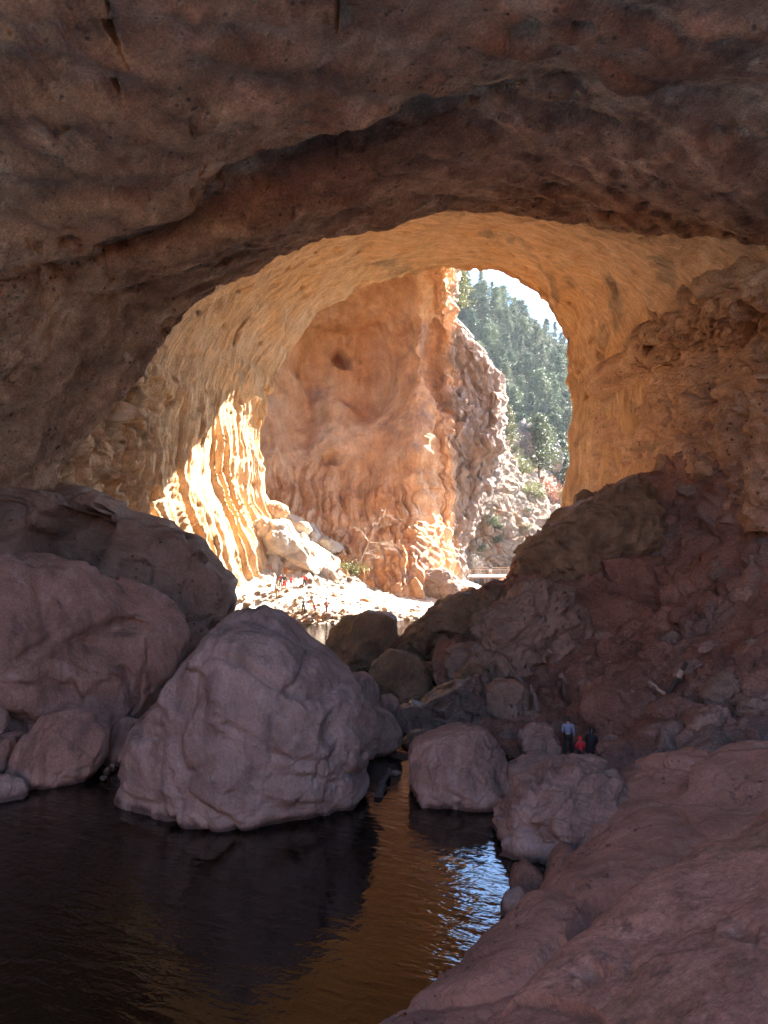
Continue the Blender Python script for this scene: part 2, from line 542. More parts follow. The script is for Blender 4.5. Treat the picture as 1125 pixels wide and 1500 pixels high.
M_slabA = rock('smooth_slab_rock', [(0.25, (0.29, 0.155, 0.11)), (0.45, (0.42, 0.23, 0.165)), (0.6, (0.49, 0.275, 0.20)), (0.8, (0.58, 0.345, 0.255))], 2.2,
               stains=[('Object', (0.4, 0.4, 0.4), 0.55, 0.64, (0.36, 0.21, 0.16), 0.6), ('Object', (1.6, 0.5, 1.2), 0.6, 0.68, (0.5, 0.39, 0.34), 0.5)], bump=0.09, bsize=0.6, streak=('Object', (1.2, .3, .8), .08, .12), grain=0.2)
M_grey = rock('grey_outcrop_rock', [(0.25, (0.18, 0.122, 0.092)), (0.45, (0.30, 0.205, 0.152)), (0.6, (0.355, 0.245, 0.185)), (0.8, (0.44, 0.31, 0.235))], 2.0,
              stains=[('Object', (0.25, 0.25, 0.25), 0.55, 0.64, (0.15, 0.125, 0.105), 0.7), ('Object', (0.5, 0.5, 0.5), 0.60, 0.70, (0.30, 0.22, 0.17), 0.6)],
              bump=0.16, bsize=0.8, streak=('Object', (0.3, 0.8, 1.2), 0.14, 0.15), pits=0.12, pitsize=0.4)
M_moss = rock('brown_mossy_rock', [(0.25, (0.12, 0.075, 0.042)), (0.45, (0.23, 0.145, 0.082)), (0.6, (0.31, 0.20, 0.115)), (0.8, (0.41, 0.275, 0.165))], 1.5,
              stains=[('Object', (0.3, 0.3, 0.3), 0.55, 0.66, (0.085, 0.07, 0.035), 0.7)],
              bump=0.16, bsize=0.7, streak=('Object', (0.9, 0.5, 0.5), 0.14, 0.2), rough=0.6, spec=0.4)
M_wet = rock('wet_stream_rock', [(0.25, (0.07, 0.05, 0.04)), (0.5, (0.14, 0.10, 0.08)), (0.8, (0.22, 0.165, 0.13))], 1.2,
             bump=0.12, bsize=0.6, rough=0.22, spec=0.6)
M_beach = rock('beach_rock', [(0.25, (0.38, 0.28, 0.19)), (0.45, (0.53, 0.43, 0.33)), (0.6, (0.61, 0.52, 0.42)), (0.8, (0.67, 0.60, 0.51))], 1.6,
               stains=[('Object', (0.3, 0.3, 0.3), 0.56, 0.66, (0.50, 0.30, 0.17), 0.6)], bump=0.2, bsize=0.9)
M_orange = rock('orange_boulder_rock', [(0.25, (0.36, 0.18, 0.09)), (0.45, (0.50, 0.28, 0.15)), (0.6, (0.56, 0.35, 0.20)), (0.8, (0.62, 0.45, 0.31))], 1.8,
                bump=0.2, bsize=0.9, pits=0.1)
M_cliff = rock('outer_cliff_rock', [(0.25, (0.08, 0.06, 0.05)), (0.45, (0.15, 0.115, 0.10)), (0.6, (0.2, 0.155, 0.135)), (0.8, (0.27, 0.215, 0.185))], 5.0,
               stains=[('Object', (0.12, 0.12, 0.03), 0.52, 0.62, (0.40, 0.20, 0.11), 0.7)], bump=0.4, bsize=2.5, streak=('Object', (0.4, 0.4, 0.07), 0.4, 0.25))
M_slope = rock('scree_slope', [(0.25, (0.19, 0.12, 0.08)), (0.45, (0.31, 0.21, 0.14)), (0.6, (0.38, 0.28, 0.20)), (0.8, (0.45, 0.37, 0.28))], 4.0,
               stains=[('Object', (0.2, 0.2, 0.2), 0.55, 0.65, (0.20, 0.19, 0.09), 0.6), ('Object', (0.1, 0.1, 0.1), 0.55, 0.62, (0.42, 0.2, 0.1), 0.6)], bump=0.5, bsize=1.8)
M_hill = rock('forest_floor', [(0.25, (0.06, 0.06, 0.03)), (0.5, (0.12, 0.105, 0.06)), (0.8, (0.22, 0.18, 0.12))], 6.0, bump=0.4, bsize=3.0)
M_bed = rock('stream_bed', [(0.3, (0.05, 0.04, 0.03)), (0.7, (0.12, 0.09, 0.07))], 2.0)


def water_mat():
    k = NT('pool_water_surface')
    k.b.inputs['Base Color'].default_value = (0.002, 0.002, 0.0015, 1)
    k.b.inputs['Roughness'].default_value = 0.03
    k.b.inputs['IOR'].default_value = 1.7
    k.b.inputs['Specular IOR Level'].default_value = 0.5
    n1 = k.noise(k.vec2((0, 0, R(26)), (0.75, 2.3, 1)), 1.0, 3, 0.5, 0.5)
    n2 = k.noise(k.vec2((0, 0, R(10)), (1.9, 5.0, 1)), 1.0, 2, 0.5, 0.6)
    n3 = k.noise(k.vec2((0, 0, R(-40)), (1.6, 3.4, 1)), 1.0, 2, 0.5, 0.3)
    calm = k.noise(k.vec('Object', (0.13, 0.13, 1)), 1.0, 2, 0.5)
    cm = k.rng(calm, 0.38, 0.62, 0.25, 1.0)
    b = k.bump(k.math('MULTIPLY', n1, cm), 0.055)
    b = k.bump(k.math('MULTIPLY', n3, cm), 0.016, b)
    b = k.bump(k.math('MULTIPLY', n2, cm), 0.011, b)
    k.L(b, k.b.inputs['Normal'])
    return k.m


M_water = water_mat()

# ------------------------------------------------------------------ camera, light
cam = bpy.data.cameras.new('Camera')
cam.sensor_fit = 'VERTICAL'
cam.sensor_height = 36.0
cam.lens = 36.0 * F / 1500.0
cam.clip_start = 0.1
cam.clip_end = 6000
co = bpy.data.objects.new('Camera', cam)
COL.objects.link(co)
co.location = (0, 0, H)
co.rotation_euler = (R(90), 0, 0)
scene.camera = co

SUN_AZ, SUN_EL = R(50), R(33)
sun = bpy.data.lights.new('Sun', 'SUN')
sun.energy = 5.0
sun.angle = R(0.5)
sun.color = (1.0, 0.95, 0.87)
so = bpy.data.objects.new('Sun', sun)
COL.objects.link(so)
sd = Vector((math.sin(SUN_AZ) * math.cos(SUN_EL), math.cos(SUN_AZ) * math.cos(SUN_EL), math.sin(SUN_EL)))
so.rotation_euler = sd.to_track_quat('Z', 'Y').to_euler()
so.location = (60, 60, 90)
w = bpy.data.worlds.new('World')
scene.world = w
w.use_nodes = True
nt = w.node_tree
sky = nt.nodes.new('ShaderNodeTexSky')
sky.sky_type = 'NISHITA'
sky.sun_disc = False
sky.sun_elevation = SUN_EL
sky.sun_rotation = SUN_AZ
bg = nt.nodes['Background']
bg.inputs[1].default_value = 0.10
sky.altitude = 1500
sky.dust_density = 0.0
sky.ozone_density = 3.0
nt.links.new(sky.outputs[0], bg.inputs[0])
scene.view_settings.view_transform = 'Standard'
scene.view_settings.look = 'None'
scene.view_settings.exposure = 3.6
scene.cycles.max_bounces = 12
scene.cycles.diffuse_bounces = 8
scene.cycles.glossy_bounces = 4
scene.cycles.sample_clamp_indirect = 6.0
scene.cycles.caustics_reflective = False
scene.cycles.caustics_refractive = False
#BUILD

# ================================================================== THE CAVE
lip_px = [(60, 735, 50), (112, 655, 51), (165, 585, 51), (225, 510, 51), (277, 443, 50.5), (345, 400, 50), (430, 358, 50),
          (520, 328, 50), (610, 311, 50.5), (700, 301, 52), (810, 317, 53), (940, 331, 52), (1080, 350, 48), (1250, 380, 44)]
F_px = [(-150, 720, 40), (-90, 620, 40), (-20, 520, 40), (60, 450, 41), (140, 395, 42), (210, 378, 42), (290, 357, 42),
        (375, 318, 41.5), (472, 262, 41), (580, 215, 40), (690, 165, 39), (800, 130, 37), (960, 160, 37), (1250, 230, 35)]
E_px = [(-200, 700, 33), (-180, 560, 33), (-120, 450, 34), (-20, 380, 36), (130, 328, 38), (200, 305, 37.5), (265, 280, 37),
        (330, 222, 35.5), (420, 185, 34.5), (520, 155, 33.5), (640, 115, 31.5), (770, 62, 29), (950, 90, 30), (1250, 150, 30)]
depth_ = [0, 0, 0.1, 0.4, 0.9, 1.3, 1.9, 2.5, 2.5, 1.5, 0.8, 0.6, 0.2, 0]
LIP = [P(*q) for q in lip_px]
FR = [P(*q) for q in F_px]
ER = [P(*q) for q in E_px]
GT = [f + np.array((0, -0.6 if d > .5 else -2.0, d)) for f, d in zip(FR, depth_)]
GB = [(e * .65 + f * .35) + np.array((0, 0, d * 0.75)) for e, f, d in zip(ER, FR, depth_)]
FL = [(f * .5 + l * .5) for f, l in zip(FR, LIP)]
FL = [q + np.array((0, 0, -0.35)) for q in FL]
Dx = [-23, -22.6, -21.3, -19.5, -16.5, -13.5, -10.3, -7, -3.5, 0, 3.5, 8, 15, 27]
Dz = [11, 17, 21.5, 25, 27.3, 28.5, 29.2, 29.6, 29.8, 29.9, 29.9, 29.8, 28.6, 22]
row = lambda y, dz, kx: [np.array((x * kx, y, z + dz)) for x, z in zip(Dx, Dz)]
UP = [l + np.array((0, 1.6, 1.2)) for l in LIP]
UP2 = [l + np.array((0, 2.6, 5.0)) for l in LIP]
rows = [row(-2, 2.6, 1.08), row(2, 1.0, 1.02), row(10, 0.2, 1.0), row(20, 0, 1.0), ER, GB, GT, FR, FL, LIP, UP, UP2]
rows = [[np.array((r[0][0] - 2.5, r[0][1], -2.0))] + r + [np.array((r[-1][0] + 3, r[-1][1], 8.0)), np.array((r[-1][0] + 4, r[-1][1], -2.0))] for r in rows]


def d_ceiling(V, U, W):
    s = np.stack([V[:, 0] * .9 + V[:, 1] * .45, V[:, 1] * .9 - V[:, 0] * .45, V[:, 2]], 1)
    d = 0.55 * fbm(V, 7, 3, 3) + 0.28 * ridged(s, (5.5, 1.8, 1.8), 4, 8) + 0.22 * fbm(V, 1.3, 4, 15)
    sc = fbm(s, (9, 2.2, 3), 3, 61)
    d = d + 0.45 * np.abs(sc) ** 0.7 * np.sign(sc)
    d = d + 0.18 * blocks(s, 2.2, 31) * smooth(-0.1, 0.4, fbm(V, 6, 2, 71))
    f1, f2, cid = worley(V, 1.9, 77)
    d = d - 0.7 * (1 - smooth(0.1, 0.3, f1)) * (cid > 0.72)
    return d


ceil_pits = [(764, 66, 26, 20, 0, 1.8), (706, 245, 32, 17, 0, 2.2), (682, 256, 22, 9, 0, 1.2), (807, 277, 20, 7, 0, 0.9), (505, 15, 14, 26, 0, 1.4), (166, 18, 7, 14, 0, .8),
             (174, 126, 8, 6, 0, .7), (500, 160, 26, 6, -.4, 1.0), (146, 334, 7, 9, 0, .8), (1080, 200, 22, 9, 0, .7), (935, 309, 16, 5, 0, .6), (469, 100, 8, 7, 0, .5), (278, 178, 5, 5, 0, .5),
             (172, 55, 7, 15, .3, .7), (620, 140, 40, 8, -.2, .6), (1050, 60, 18, 8, .3, .5), (360, 60, 12, 7, .3, .4), (900, 190, 50, 7, -.2, .7)]
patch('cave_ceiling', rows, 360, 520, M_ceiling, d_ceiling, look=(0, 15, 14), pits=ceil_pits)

rim_px = [(405, 900, 86), (397, 800, 86), (380, 740, 87), (373, 680, 87), (376, 620, 87), (390, 565, 87), (420, 500, 89), (470, 450, 92.5), (545, 408, 96),
          (610, 391, 98.5), (680, 386, 99), (735, 393, 97.5), (790, 421, 93), (827, 473, 87), (844, 540, 81.5), (846, 610, 77), (838, 690, 76), (826, 760, 76), (800, 850, 76)]
RIM = [P(*q) for q in rim_px]
V0 = [np.array(q, float) for q in [(-25, 54, 0), (-24.8, 54, 8), (-24.6, 54, 13), (-24.2, 54, 17), (-23.4, 54, 21), (-22, 54, 25), (-19.5, 54, 29), (-15.5, 54, 32.3), (-10, 54, 34.5),
      (-4, 54.5, 35.3), (2, 55, 35.6), (8, 55.5, 35.2), (14, 55, 33.6), (20, 53, 31.0), (24, 51, 28.5), (26.5, 50, 25), (27.5, 50, 20), (28, 50, 12), (28, 50, 0)]]
bul = [0.0, .3, .4, .4, .4, .5, .6, .7, .8, .8, .8, .8, .8, .7, .6, .5, .5, .3, 0]
cen = np.array((2, 70, 14.0))


def between(t, b):
    o = []
    for a, r, k in zip(V0, RIM, bul):
        q = a * (1 - t) + r * t
        d = q - np.array((cen[0], q[1], cen[2]))
        o.append(q + d / (np.linalg.norm(d) + 1e-6) * k * b)
    return o


RO = [r + (r - np.array((2, r[1], 15))) / np.linalg.norm(r - np.array((2, r[1], 15))) * 0.9 + np.array((0, 1.1, 0)) for r in RIM]
RO2 = [r + (r - np.array((2, r[1], 15))) / np.linalg.norm(r - np.array((2, r[1], 15))) * 14 + np.array((0, 1.2, 0)) for r in RIM]
VB = [v + (v - np.array((2, v[1], 15))) * 0.12 + np.array((0, -6, 0)) for v in V0]
vrows = [VB, V0, between(.33, 1.6), between(.66, 1.8), between(.9, .6), RIM, RO, RO2]


def d_vault(V, U, W):
    left = smooth(6, -10, V[:, 0])
    s = V[:, 1] + 1.4 * fbm(V, 9, 3, 5) + 0.16 * V[:, 2]
    q = np.stack([s, V[:, 2] * 0.0 + V[:, 0] * 0.0, V[:, 2]], 1)
    fl = ridged(q, (1.5, 9, 70), 3, 21, .55)
    low = smooth(32, 14, V[:, 2])
    d = 0.45 * fbm(V, 6, 3, 33) + 0.16 * fbm(V, 1.5, 4, 44) + left * (0.16 + 1.05 * low) * fl
    d = d + (1 - left) * 0.22 * ridged(np.stack([V[:, 0], V[:, 1] * .35, V[:, 2]], 1), (1.6, 1.6, 5), 3, 51)
    # rotten blocky rock low on the left wall, near the front
    m = smooth(70, 62, V[:, 1]) * smooth(-8, -14, V[:, 0]) * smooth(27, 22, V[:, 2])
    d = d + m * (0.95 * facets_(V * np.array((1, 1, 1.5)), 2.8, 61) + 0.4 * facets_(V, 1.1, 62) - 0.5)
    f1, f2, cid = worley(V, 1.5, 78)
    d = d - 0.45 * (1 - smooth(0.1, 0.3, f1)) * (cid > 0.8)
    # ragged pendants on the rim of the vault
    return d


vault_pits = [(880, 520, 13, 18, 0, 1.0), (862, 505, 7, 20, .3, .5), (895, 418, 11, 7, 0, .6), (348, 488, 5, 12, 0, .5), (750, 370, 8, 5, 0, .4), (240, 590, 20, 6, 0, 1.0), (185, 600, 8, 20, 0, 1.2),
              (1010, 440, 34, 14, -.3, 2.0), (960, 470, 20, 10, -.3, 1.2), (1085, 405, 40, 12, -.1, 2.0), (650, 352, 10, 4, 0, .4), (180, 700, 8, 26, 0, 1.2), (155, 640, 9, 10, 0, 1.0), (225, 720, 12, 8, 0, 1.0)]
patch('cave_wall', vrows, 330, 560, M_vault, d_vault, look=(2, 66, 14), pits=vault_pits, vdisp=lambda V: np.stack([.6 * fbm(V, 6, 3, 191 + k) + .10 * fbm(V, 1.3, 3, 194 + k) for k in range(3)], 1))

# the ledge wall on the right, from the jamb of the far opening to beside the viewer
T_px = [(862, 556, 73), (882, 536, 71.5), (935, 510, 68), (948, 488, 66), (1000, 462, 60), (1035, 440, 56), (1075, 414, 50), (1130, 405, 45), (1260, 395, 39), (1500, 360, 30), (2300, 200, 17)]
M_px = [(872, 600, 74), (895, 585, 73), (940, 570, 69.5), (965, 555, 66.5), (1010, 535, 61), (1048, 520, 57), (1090, 505, 51.5), (1150, 500, 46), (1280, 500, 40), (1520, 480, 31), (2400, 380, 17)]
L_px = [(868, 690, 73), (892, 670, 72), (940, 650, 68.5), (968, 640, 66), (1010, 620, 61), (1050, 600, 57), (1090, 590, 51), (1150, 585, 45.5), (1280, 590, 39), (1520, 590, 30), (2400, 560, 16)]
B_px = [(868, 790, 73), (895, 780, 72), (945, 780, 68), (975, 780, 65), (1015, 780, 59), (1055, 780, 55), (1095, 780, 49), (1150, 780, 44), (1280, 790, 38), (1520, 800, 29), (2400, 800, 15)]
near_ = lambda L: [(x, y, Y - min(5.5, max(0, i * 1.5 - .5))) for i, (x, y, Y) in enumerate(L)]
T_px, M_px, L_px, B_px = near_(T_px), near_(M_px), near_(L_px), near_(B_px)
TR = [P(*q) + np.array((-1.0 * min(1, i / 2.0), 0, 0)) for i, q in enumerate(T_px)]
TB = [t + np.array((6.5, 2.5, 0.8)) for t in TR]
TU = [t + np.array((-.1, -.3, -1.2)) for t in TR]
TU2 = [t + np.array((2.0, .8, -2.4)) for t in TR]
wrows = [TB, [t + np.array((1.6, .6, .45)) for t in TR], TR, TU, TU2, [P(*q) for q in M_px], [P(*q) for q in L_px], [P(*q) for q in B_px]]


def d_wall(V, U, W):
    S_ = V * np.array((1, 1, 2.0))
    d = 0.7 * fbm(V, 6, 3, 81) + 0.7 * facets_(S_, 4.2, 83, 1.0, .5, .5) + 0.3 * facets_(S_, 1.5, 84, .9, .55, .4)
    bed = V[:, 2] + .6 * fbm(V, 5, 2, 87)
    d = d + 0.45 * ridged(np.stack([V[:, 0] * .12, V[:, 1] * .12, bed], 1), 1.5, 3, 85) + 0.22 * fbm(V, 0.8, 4, 86)
    return d * (0.12 + 0.88 * smooth(3, 22, U))


wall_pits = [(955, 510, 12, 8, 0, 1.6), (1045, 580, 24, 7, -.2, 1.8), (1080, 625, 40, 14, 0, 1.8), (1090, 660, 26, 14, 0, 1.5), (1010, 650, 25, 9, .2, 1.5), (905, 668, 9, 11, 0, 1.3), (935, 680, 16, 8, 0, 1.3),
             (1120, 510, 18, 5, 0, 1.0), (980, 600, 8, 10, 0, .9), (1120, 565, 30, 5, 0, 1.2), (1045, 515, 6, 6, 0, .7)]
patch('ledge_wall', wrows, 300, 420, M_wall, d_wall, look=(0, 40, 16), pits=wall_pits)

# ------------------------------------------------------------------ rubble slope on the right
S = [
    [(720, 900, 64), (790, 850, 67), (860, 790, 69), (915, 760, 69), (985, 730, 68), (1050, 700, 64), (1160, 690, 57), (1330, 640, 46)],
    [(738, 850, 58), (778, 795, 60), (845, 732, 62), (905, 705, 62), (965, 682, 61), (1030, 652, 56), (1125, 632, 48), (1300, 590, 38)],
    [(690, 900, 52), (740, 870, 53), (800, 820, 54), (870, 800, 54), (960, 780, 52), (1050, 755, 47), (1140, 755, 41), (1320, 730, 33)],
    [(640, 950, 48), (700, 930, 47), (770, 920, 46), (850, 920, 45), (950, 915, 43), (1060, 905, 39), (1160, 895, 35), (1350, 900, 29)],
    [(640, 1010, 44), (690, 1010, 42.5), (760, 1020, 40), (840, 1030, 38), (950, 1020, 35), (1060, 1010, 32), (1180, 1010, 29), (1380, 1050, 24)],
    [(640, 1070, 38), (700, 1085, 36.5), (760, 1093, 34), (830, 1110, 31.8), (920, 1100, 30), (1030, 1090, 27.5), (1180, 1090, 24.5), (1400, 1150, 20)],
    [(640, 1130, 33), (700, 1180, 29.5), (765, 1200, 28), (850, 1240, 25), (940, 1200, 24), (1050, 1190, 22), (1180, 1190, 20), (1400, 1300, 16)],
]


def d_talus(V, U, W):
    m = smooth(-.2, .3, fbm(V, 8, 2, 97))
    d = 0.9 * fbm(V, 6, 3, 91) + (.25 + .75 * m) * (1.0 * facets_(V, 4.5, 92, 1.1, .6, .5) + 0.48 * facets_(V, 1.7, 93, 1.1, .8, .5)) + .12 * m * facets_(V, .6, 96, 1.0, .4, .4)
    d = d + 0.12 * fbm(V, 1.2, 4, 94)
    return d


_, TALUS = patch('rubble_slope', [[P(*q) for q in r] for r in S], 420, 520, M_talus, d_talus, look=(0, 20, 30))

# ------------------------------------------------------------------ ground
gp = []
for q in [(-10, 25, -1.6), (0, 30, -1.6), (3, 20, -1.6), (-16, 30, -1.6), (-1, 42, -1.2), (-22, 34, -1.2), (0, 10, -1.6), (-14, 12, -1.6), (-3, 58, -1.0), (-8, 68, -.8), (2, 66, -.7), (-12, 62, -.8), (3, 50, -1),
          (-20, 50, -.5), (-28, 40, -.5), (-28, 20, -.5), (-26, 66, 6), (-30, 80, 12), (6, 60, -.6), (12, 60, -.5), (20, 66, -.2), (24, 40, -1), (24, 20, -1), (8, 72, -.3), (-40, 100, 14), (-30, 10, 0),
          (-36, 30, 0), (30, 100, -.5), (40, 60, 1), (-10, -10, -1.6), (10, -10, -1.4), (-30, -30, 0), (30, -30, 0), (-40, 0, 1), (40, 0, 1), (0, -40, -1), (20, 130, -.8), (45, 130, -.5), (60, 100, 0), (-60, 60, 10), (-60, 0, 3), (60, 0, 3), (10, 90, -.3), (26, 85, -.3)]:
    gp.append(np.array(q, float))
for q in [(340, 905, 74), (400, 913, 75.6), (450, 913, 75.4), (520, 913, 76), (585, 905, 79), (620, 890, 86), (418, 866, 80), (480, 862, 84), (560, 862, 90), (600, 852, 94), (345, 862, 76), (345, 822, 80), (400, 832, 83), (420, 795, 86),
          (310, 780, 79), (520, 832, 93), (480, 795, 93), (440, 770, 92), (560, 835, 98), (640, 838, 105), (690, 866, 100), (720, 863, 116), (660, 862, 96), (450, 895, 77.3), (480, 897, 77.6), (420, 880, 78.2), (560, 890, 81)]:
    gp.append(P(*q))
gp = np.array(gp)


def _tps(a, b):
    d = np.sqrt(((a[:, None, :] - b[None, :, :]) ** 2).sum(2)) / 10 + 1e-9
    return d * d * np.log(d)


_n = len(gp)
_K = np.zeros((_n + 3, _n + 3))
_K[:_n, :_n] = _tps(gp[:, :2], gp[:, :2]) + 0.02 * np.eye(_n)
_Pm = np.concatenate([np.ones((_n, 1)), gp[:, :2]], 1)
_K[:_n, _n:] = _Pm
_K[_n:, :_n] = _Pm.T
_w = np.linalg.solve(_K, np.concatenate([gp[:, 2], np.zeros(3)]))


def ground_h(x, y):
    xy = np.stack([np.ravel(x), np.ravel(y)], 1).astype(float)
    out = np.zeros(len(xy))
    for s in range(0, len(xy), 20000):
        b = xy[s:s + 20000]
        out[s:s + 20000] = _tps(b, gp[:, :2]) @ _w[:_n] + np.concatenate([np.ones((len(b), 1)), b], 1) @ _w[_n:]
    V = np.stack([xy[:, 0], xy[:, 1], out], 1)
    dry = smooth(-0.4, 0.6, out)
    V[:, 2] += dry * (0.25 * fbm(V, 3.5, 3, 101) + 0.12 * np.maximum(facets_(V, 2.0, 103), -0.3) + 0.11 * facets_(V, 0.7, 104) + 0.05 * fbm(V, .5, 2, 105))
    up = smooth(2.6, 4.5, out)
    V[:, 2] += up * (0.9 * facets_(V * np.array((1, 1, 1.2)), 4.0, 107) + 0.4 * facets_(V, 1.6, 108))
    return V[:, 2]


def grid_ground(name, x0, x1, y0, y1, step, mat, dz=0.0):
    xs = np.arange(x0, x1 + step / 2, step)
    ys = np.arange(y0, y1 + step / 2, step)
    X, Y = np.meshgrid(xs, ys)
    Z = ground_h(X, Y)
    Z = Z + dz - (1.6 * smooth(-.3, .8, Z) if dz < 0 else 0)
    idx = np.arange(len(xs) * len(ys)).reshape(len(ys), len(xs))
    quads = np.stack([idx[:-1, :-1], idx[:-1, 1:], idx[1:, 1:], idx[1:, :-1]], -1).reshape(-1, 4)
    o = link(name, mesh_from(name, np.stack([X.ravel(), Y.ravel(), Z], 1), quads=quads), mat)
    o['kind'] = 'structure'
    return o


grid_ground('beach', -27, 14, 70, 112, 0.13, M_beach, 0.03)
grid_ground('riverbed', -60, 60, -40, 150, 1.0, M_bed, -0.25)
g = link('ground', mesh_from('ground', np.array([(-2500, -2500, -4.0), (2500, -2500, -4.0), (2500, 2500, -4.0), (-2500, 2500, -4.0)]), quads=np.array([[0, 1, 2, 3]])), M_hill)
g['kind'] = 'structure'
wt = link('pool_water', mesh_from('pool_water', np.array([(-60, -40, 0.0), (60, -40, 0.0), (60, 150, 0.0), (-60, 150, 0.0)]), quads=np.array([[0, 1, 2, 3]])), M_water)
wt['kind'] = 'structure'


def ray_ground(px, py, y0=60, y1=125):
    ys = np.arange(y0, y1, 0.1)
    xs = (px - 562.5) / F * ys
    zs = H - (py - 750) / F * ys
    g_ = ground_h(xs, ys)
    k = np.argmax(zs <= g_)
    return np.array((xs[k], ys[k], g_[k] + 0.03))


# ------------------------------------------------------------------ cliffs outside the far opening
ax = [300, 350, 400, 450, 500, 545, 585, 612, 636, 652, 0, 0, 0, 0, 0]
aoff = [-12, -8, -4, -1, 0, 1, -1, -3.0, -1.0, -1.5, -.2, 1.2, 2.4, 9, 28]
ay = [(300, 96), (370, 101), (410, 104.5), (450, 108), (480, 110), (515, 111.5), (560, 111), (600, 109), (650, 105.5), (700, 103), (750, 99.5), (790, 95.5), (830, 91), (900, 87)]
cliff_x = {300: 630, 370: 658, 410: 658, 450: 655, 480: 663, 515: 694, 560: 724, 600: 730, 650: 727, 700: 716, 750: 692, 790: 676, 830: 672, 900: 672}
arows = []
for (y, Y) in ay:
    r = []
    x0 = ax[9] + (-20 if y < 350 else 0)
    for i, o_ in enumerate(aoff):
        x = ax[i]
        if i >= 9:
            x = x0 + (cliff_x[y] - x0) * (i - 9) / 3.0 if i < 13 else cliff_x[y] + 1
        yy = y
        b = o_ * (1.0 if y > 420 else 0.5)
        if y < 470 and i > 9: b = o_ + (i - 9) * 1.5
        if y > 640 and i > 5: b += (y - 640) / 260 * 14 * smooth(5, 9, i) + max(0, i - 9) * (y - 640) / 260 * 2
        if y > 700 and i < 6: b *= .6
        r.append(P(x, yy, Y + b))
    arows.append(r)


def d_alcove(V, U, W):
    px, py = project(V)
    d = 1.0 * fbm(V, 9, 3, 111) + 0.35 * fbm(V, 2.5, 4, 112) + 0.22 * ridged(V, (1.6, 1.6, 7), 3, 113)
    low = smooth(22, 12, V[:, 2] + 3 * fbm(V, 4, 2, 8))
    fl = ridged(np.stack([V[:, 0] + .8 * fbm(V, 4, 2, 7), V[:, 1] * .3, V[:, 2]], 1), (1.5, 9, 14), 3, 115, .6)
    d = d + (1 - .7 * smooth(2, 8, V[:, 0])) * (low * 1.2 * fl + low * 0.3 * blocks(V, 1.6, 117))
    rib = smooth(0, 5, V[:, 0])
    cl = smooth(6, 11, V[:, 0])
    d = d + rib * (0.5 * ridged(V, (2.5, 2.5, 10), 4, 118)) + cl * (0.9 * facets_(V * np.array((1, 1, .4)), 2.6, 123) + 0.4 * facets_(V * np.array((1, 1, .5)), 1.0, 124))
    return d


al_pits = [(520, 555, 95, 70, .5, 2.8), (508, 524, 24, 10, .3, 3.6), (450, 620, 40, 60, .4, 1.6), (630, 530, 18, 90, 0, 1.4), (487, 672, 20, 10, 0, 2.0), (440, 545, 5, 8, 0, .5), (560, 500, 4, 40, 0, .5), (600, 480, 5, 6, 0, .5)]
patch('alcove_cliff', arows, 340, 400, M_alcove, d_alcove, look=(0, 40, 11.3), pits=al_pits, vdisp=lambda V: smooth(0, 6, V[:, 0])[:, None] * np.stack([.9 * fbm(V, (5, 5, 3), 4, 171) + .5 * fbm(V, 1.2, 3, 172), 0 * V[:, 0], .4 * fbm(V, 2, 3, 173)], 1))

srow = [
    [(560, 600, 136), (640, 615, 134), (690, 640, 131), (725, 640, 133), (760, 648, 150), (790, 665, 165), (830, 690, 182), (880, 700, 190), (960, 690, 185)],
    [(560, 680, 122), (640, 690, 122), (690, 690, 123), (720, 690, 126), (755, 695, 136), (785, 705, 147), (820, 725, 160), (870, 735, 168), (960, 730, 165)],
    [(560, 740, 117), (640, 740, 118), (690, 742, 120), (725, 742, 123), (755, 745, 129), (785, 745, 136), (820, 758, 143), (870, 765, 150), (960, 765, 150)],
    [(560, 790, 117), (640, 790, 119), (690, 793, 122), (725, 795, 124), (755, 800, 126), (785, 800, 127), (820, 805, 130), (870, 810, 134), (960, 815, 134)],
    [(560, 830, 118), (640, 832, 120), (690, 836, 121.5), (725, 840, 122.5), (755, 845, 124), (785, 853, 125), (820, 856, 127), (870, 858, 129), (960, 860, 129)],
    [(560, 880, 117), (640, 880, 119), (690, 885, 120), (725, 890, 121), (755, 890, 122), (785, 890, 121), (820, 890, 123), (870, 890, 125), (960, 890, 125)],
]


def d_slope(V, U, W):
    low = smooth(8, 3, V[:, 2])
    return 1.0 * fbm(V, 8, 3, 131) + 1.0 * facets_(V, 4.0, 132) + 0.6 * facets_(V, 1.6, 133) + 0.25 * fbm(V, .9, 3, 134) + low * 0.5 * ridged(V, (1.5, 1.5, 6), 3, 135)


_, SLOPE = patch('canyon_slope', [[P(*q) for q in r] for r in srow], 230, 300, M_slope, d_slope, look=(0, 40, 60))

hrow = []
for (Y, ys) in [(150, (860, 860, 860, 850, 830, 830, 830, 840, 850)), (172, (700, 705, 705, 700, 700, 712, 720, 735, 750)), (195, (620, 625, 630, 640, 650, 662, 675, 695, 715)), (215, (540, 545, 552, 568, 590, 605, 625, 655, 690)),
                (238, (470, 474, 482, 500, 530, 548, 575, 620, 670)), (262, (392, 398, 412, 440, 478, 505, 540, 595, 655)), (285, (380, 390, 405, 434, 474, 502, 538, 594, 655)), (340, (480, 480, 490, 510, 540, 560, 580, 620, 670))]:
    hrow.append([P(x, y, Y) for x, y in zip((300, 480, 600, 690, 755, 800, 860, 980, 1150), ys)])


def d_hill(V, U, W):
    return 3.0 * fbm(V, 30, 3, 141) + 1.6 * fbm(V, 9, 3, 142) + 0.8 * ridged(V, 6, 3, 143)


_, HILL = patch('forest_hill', hrow, 200, 200, M_hill, d_hill, look=(0, 40, 120))

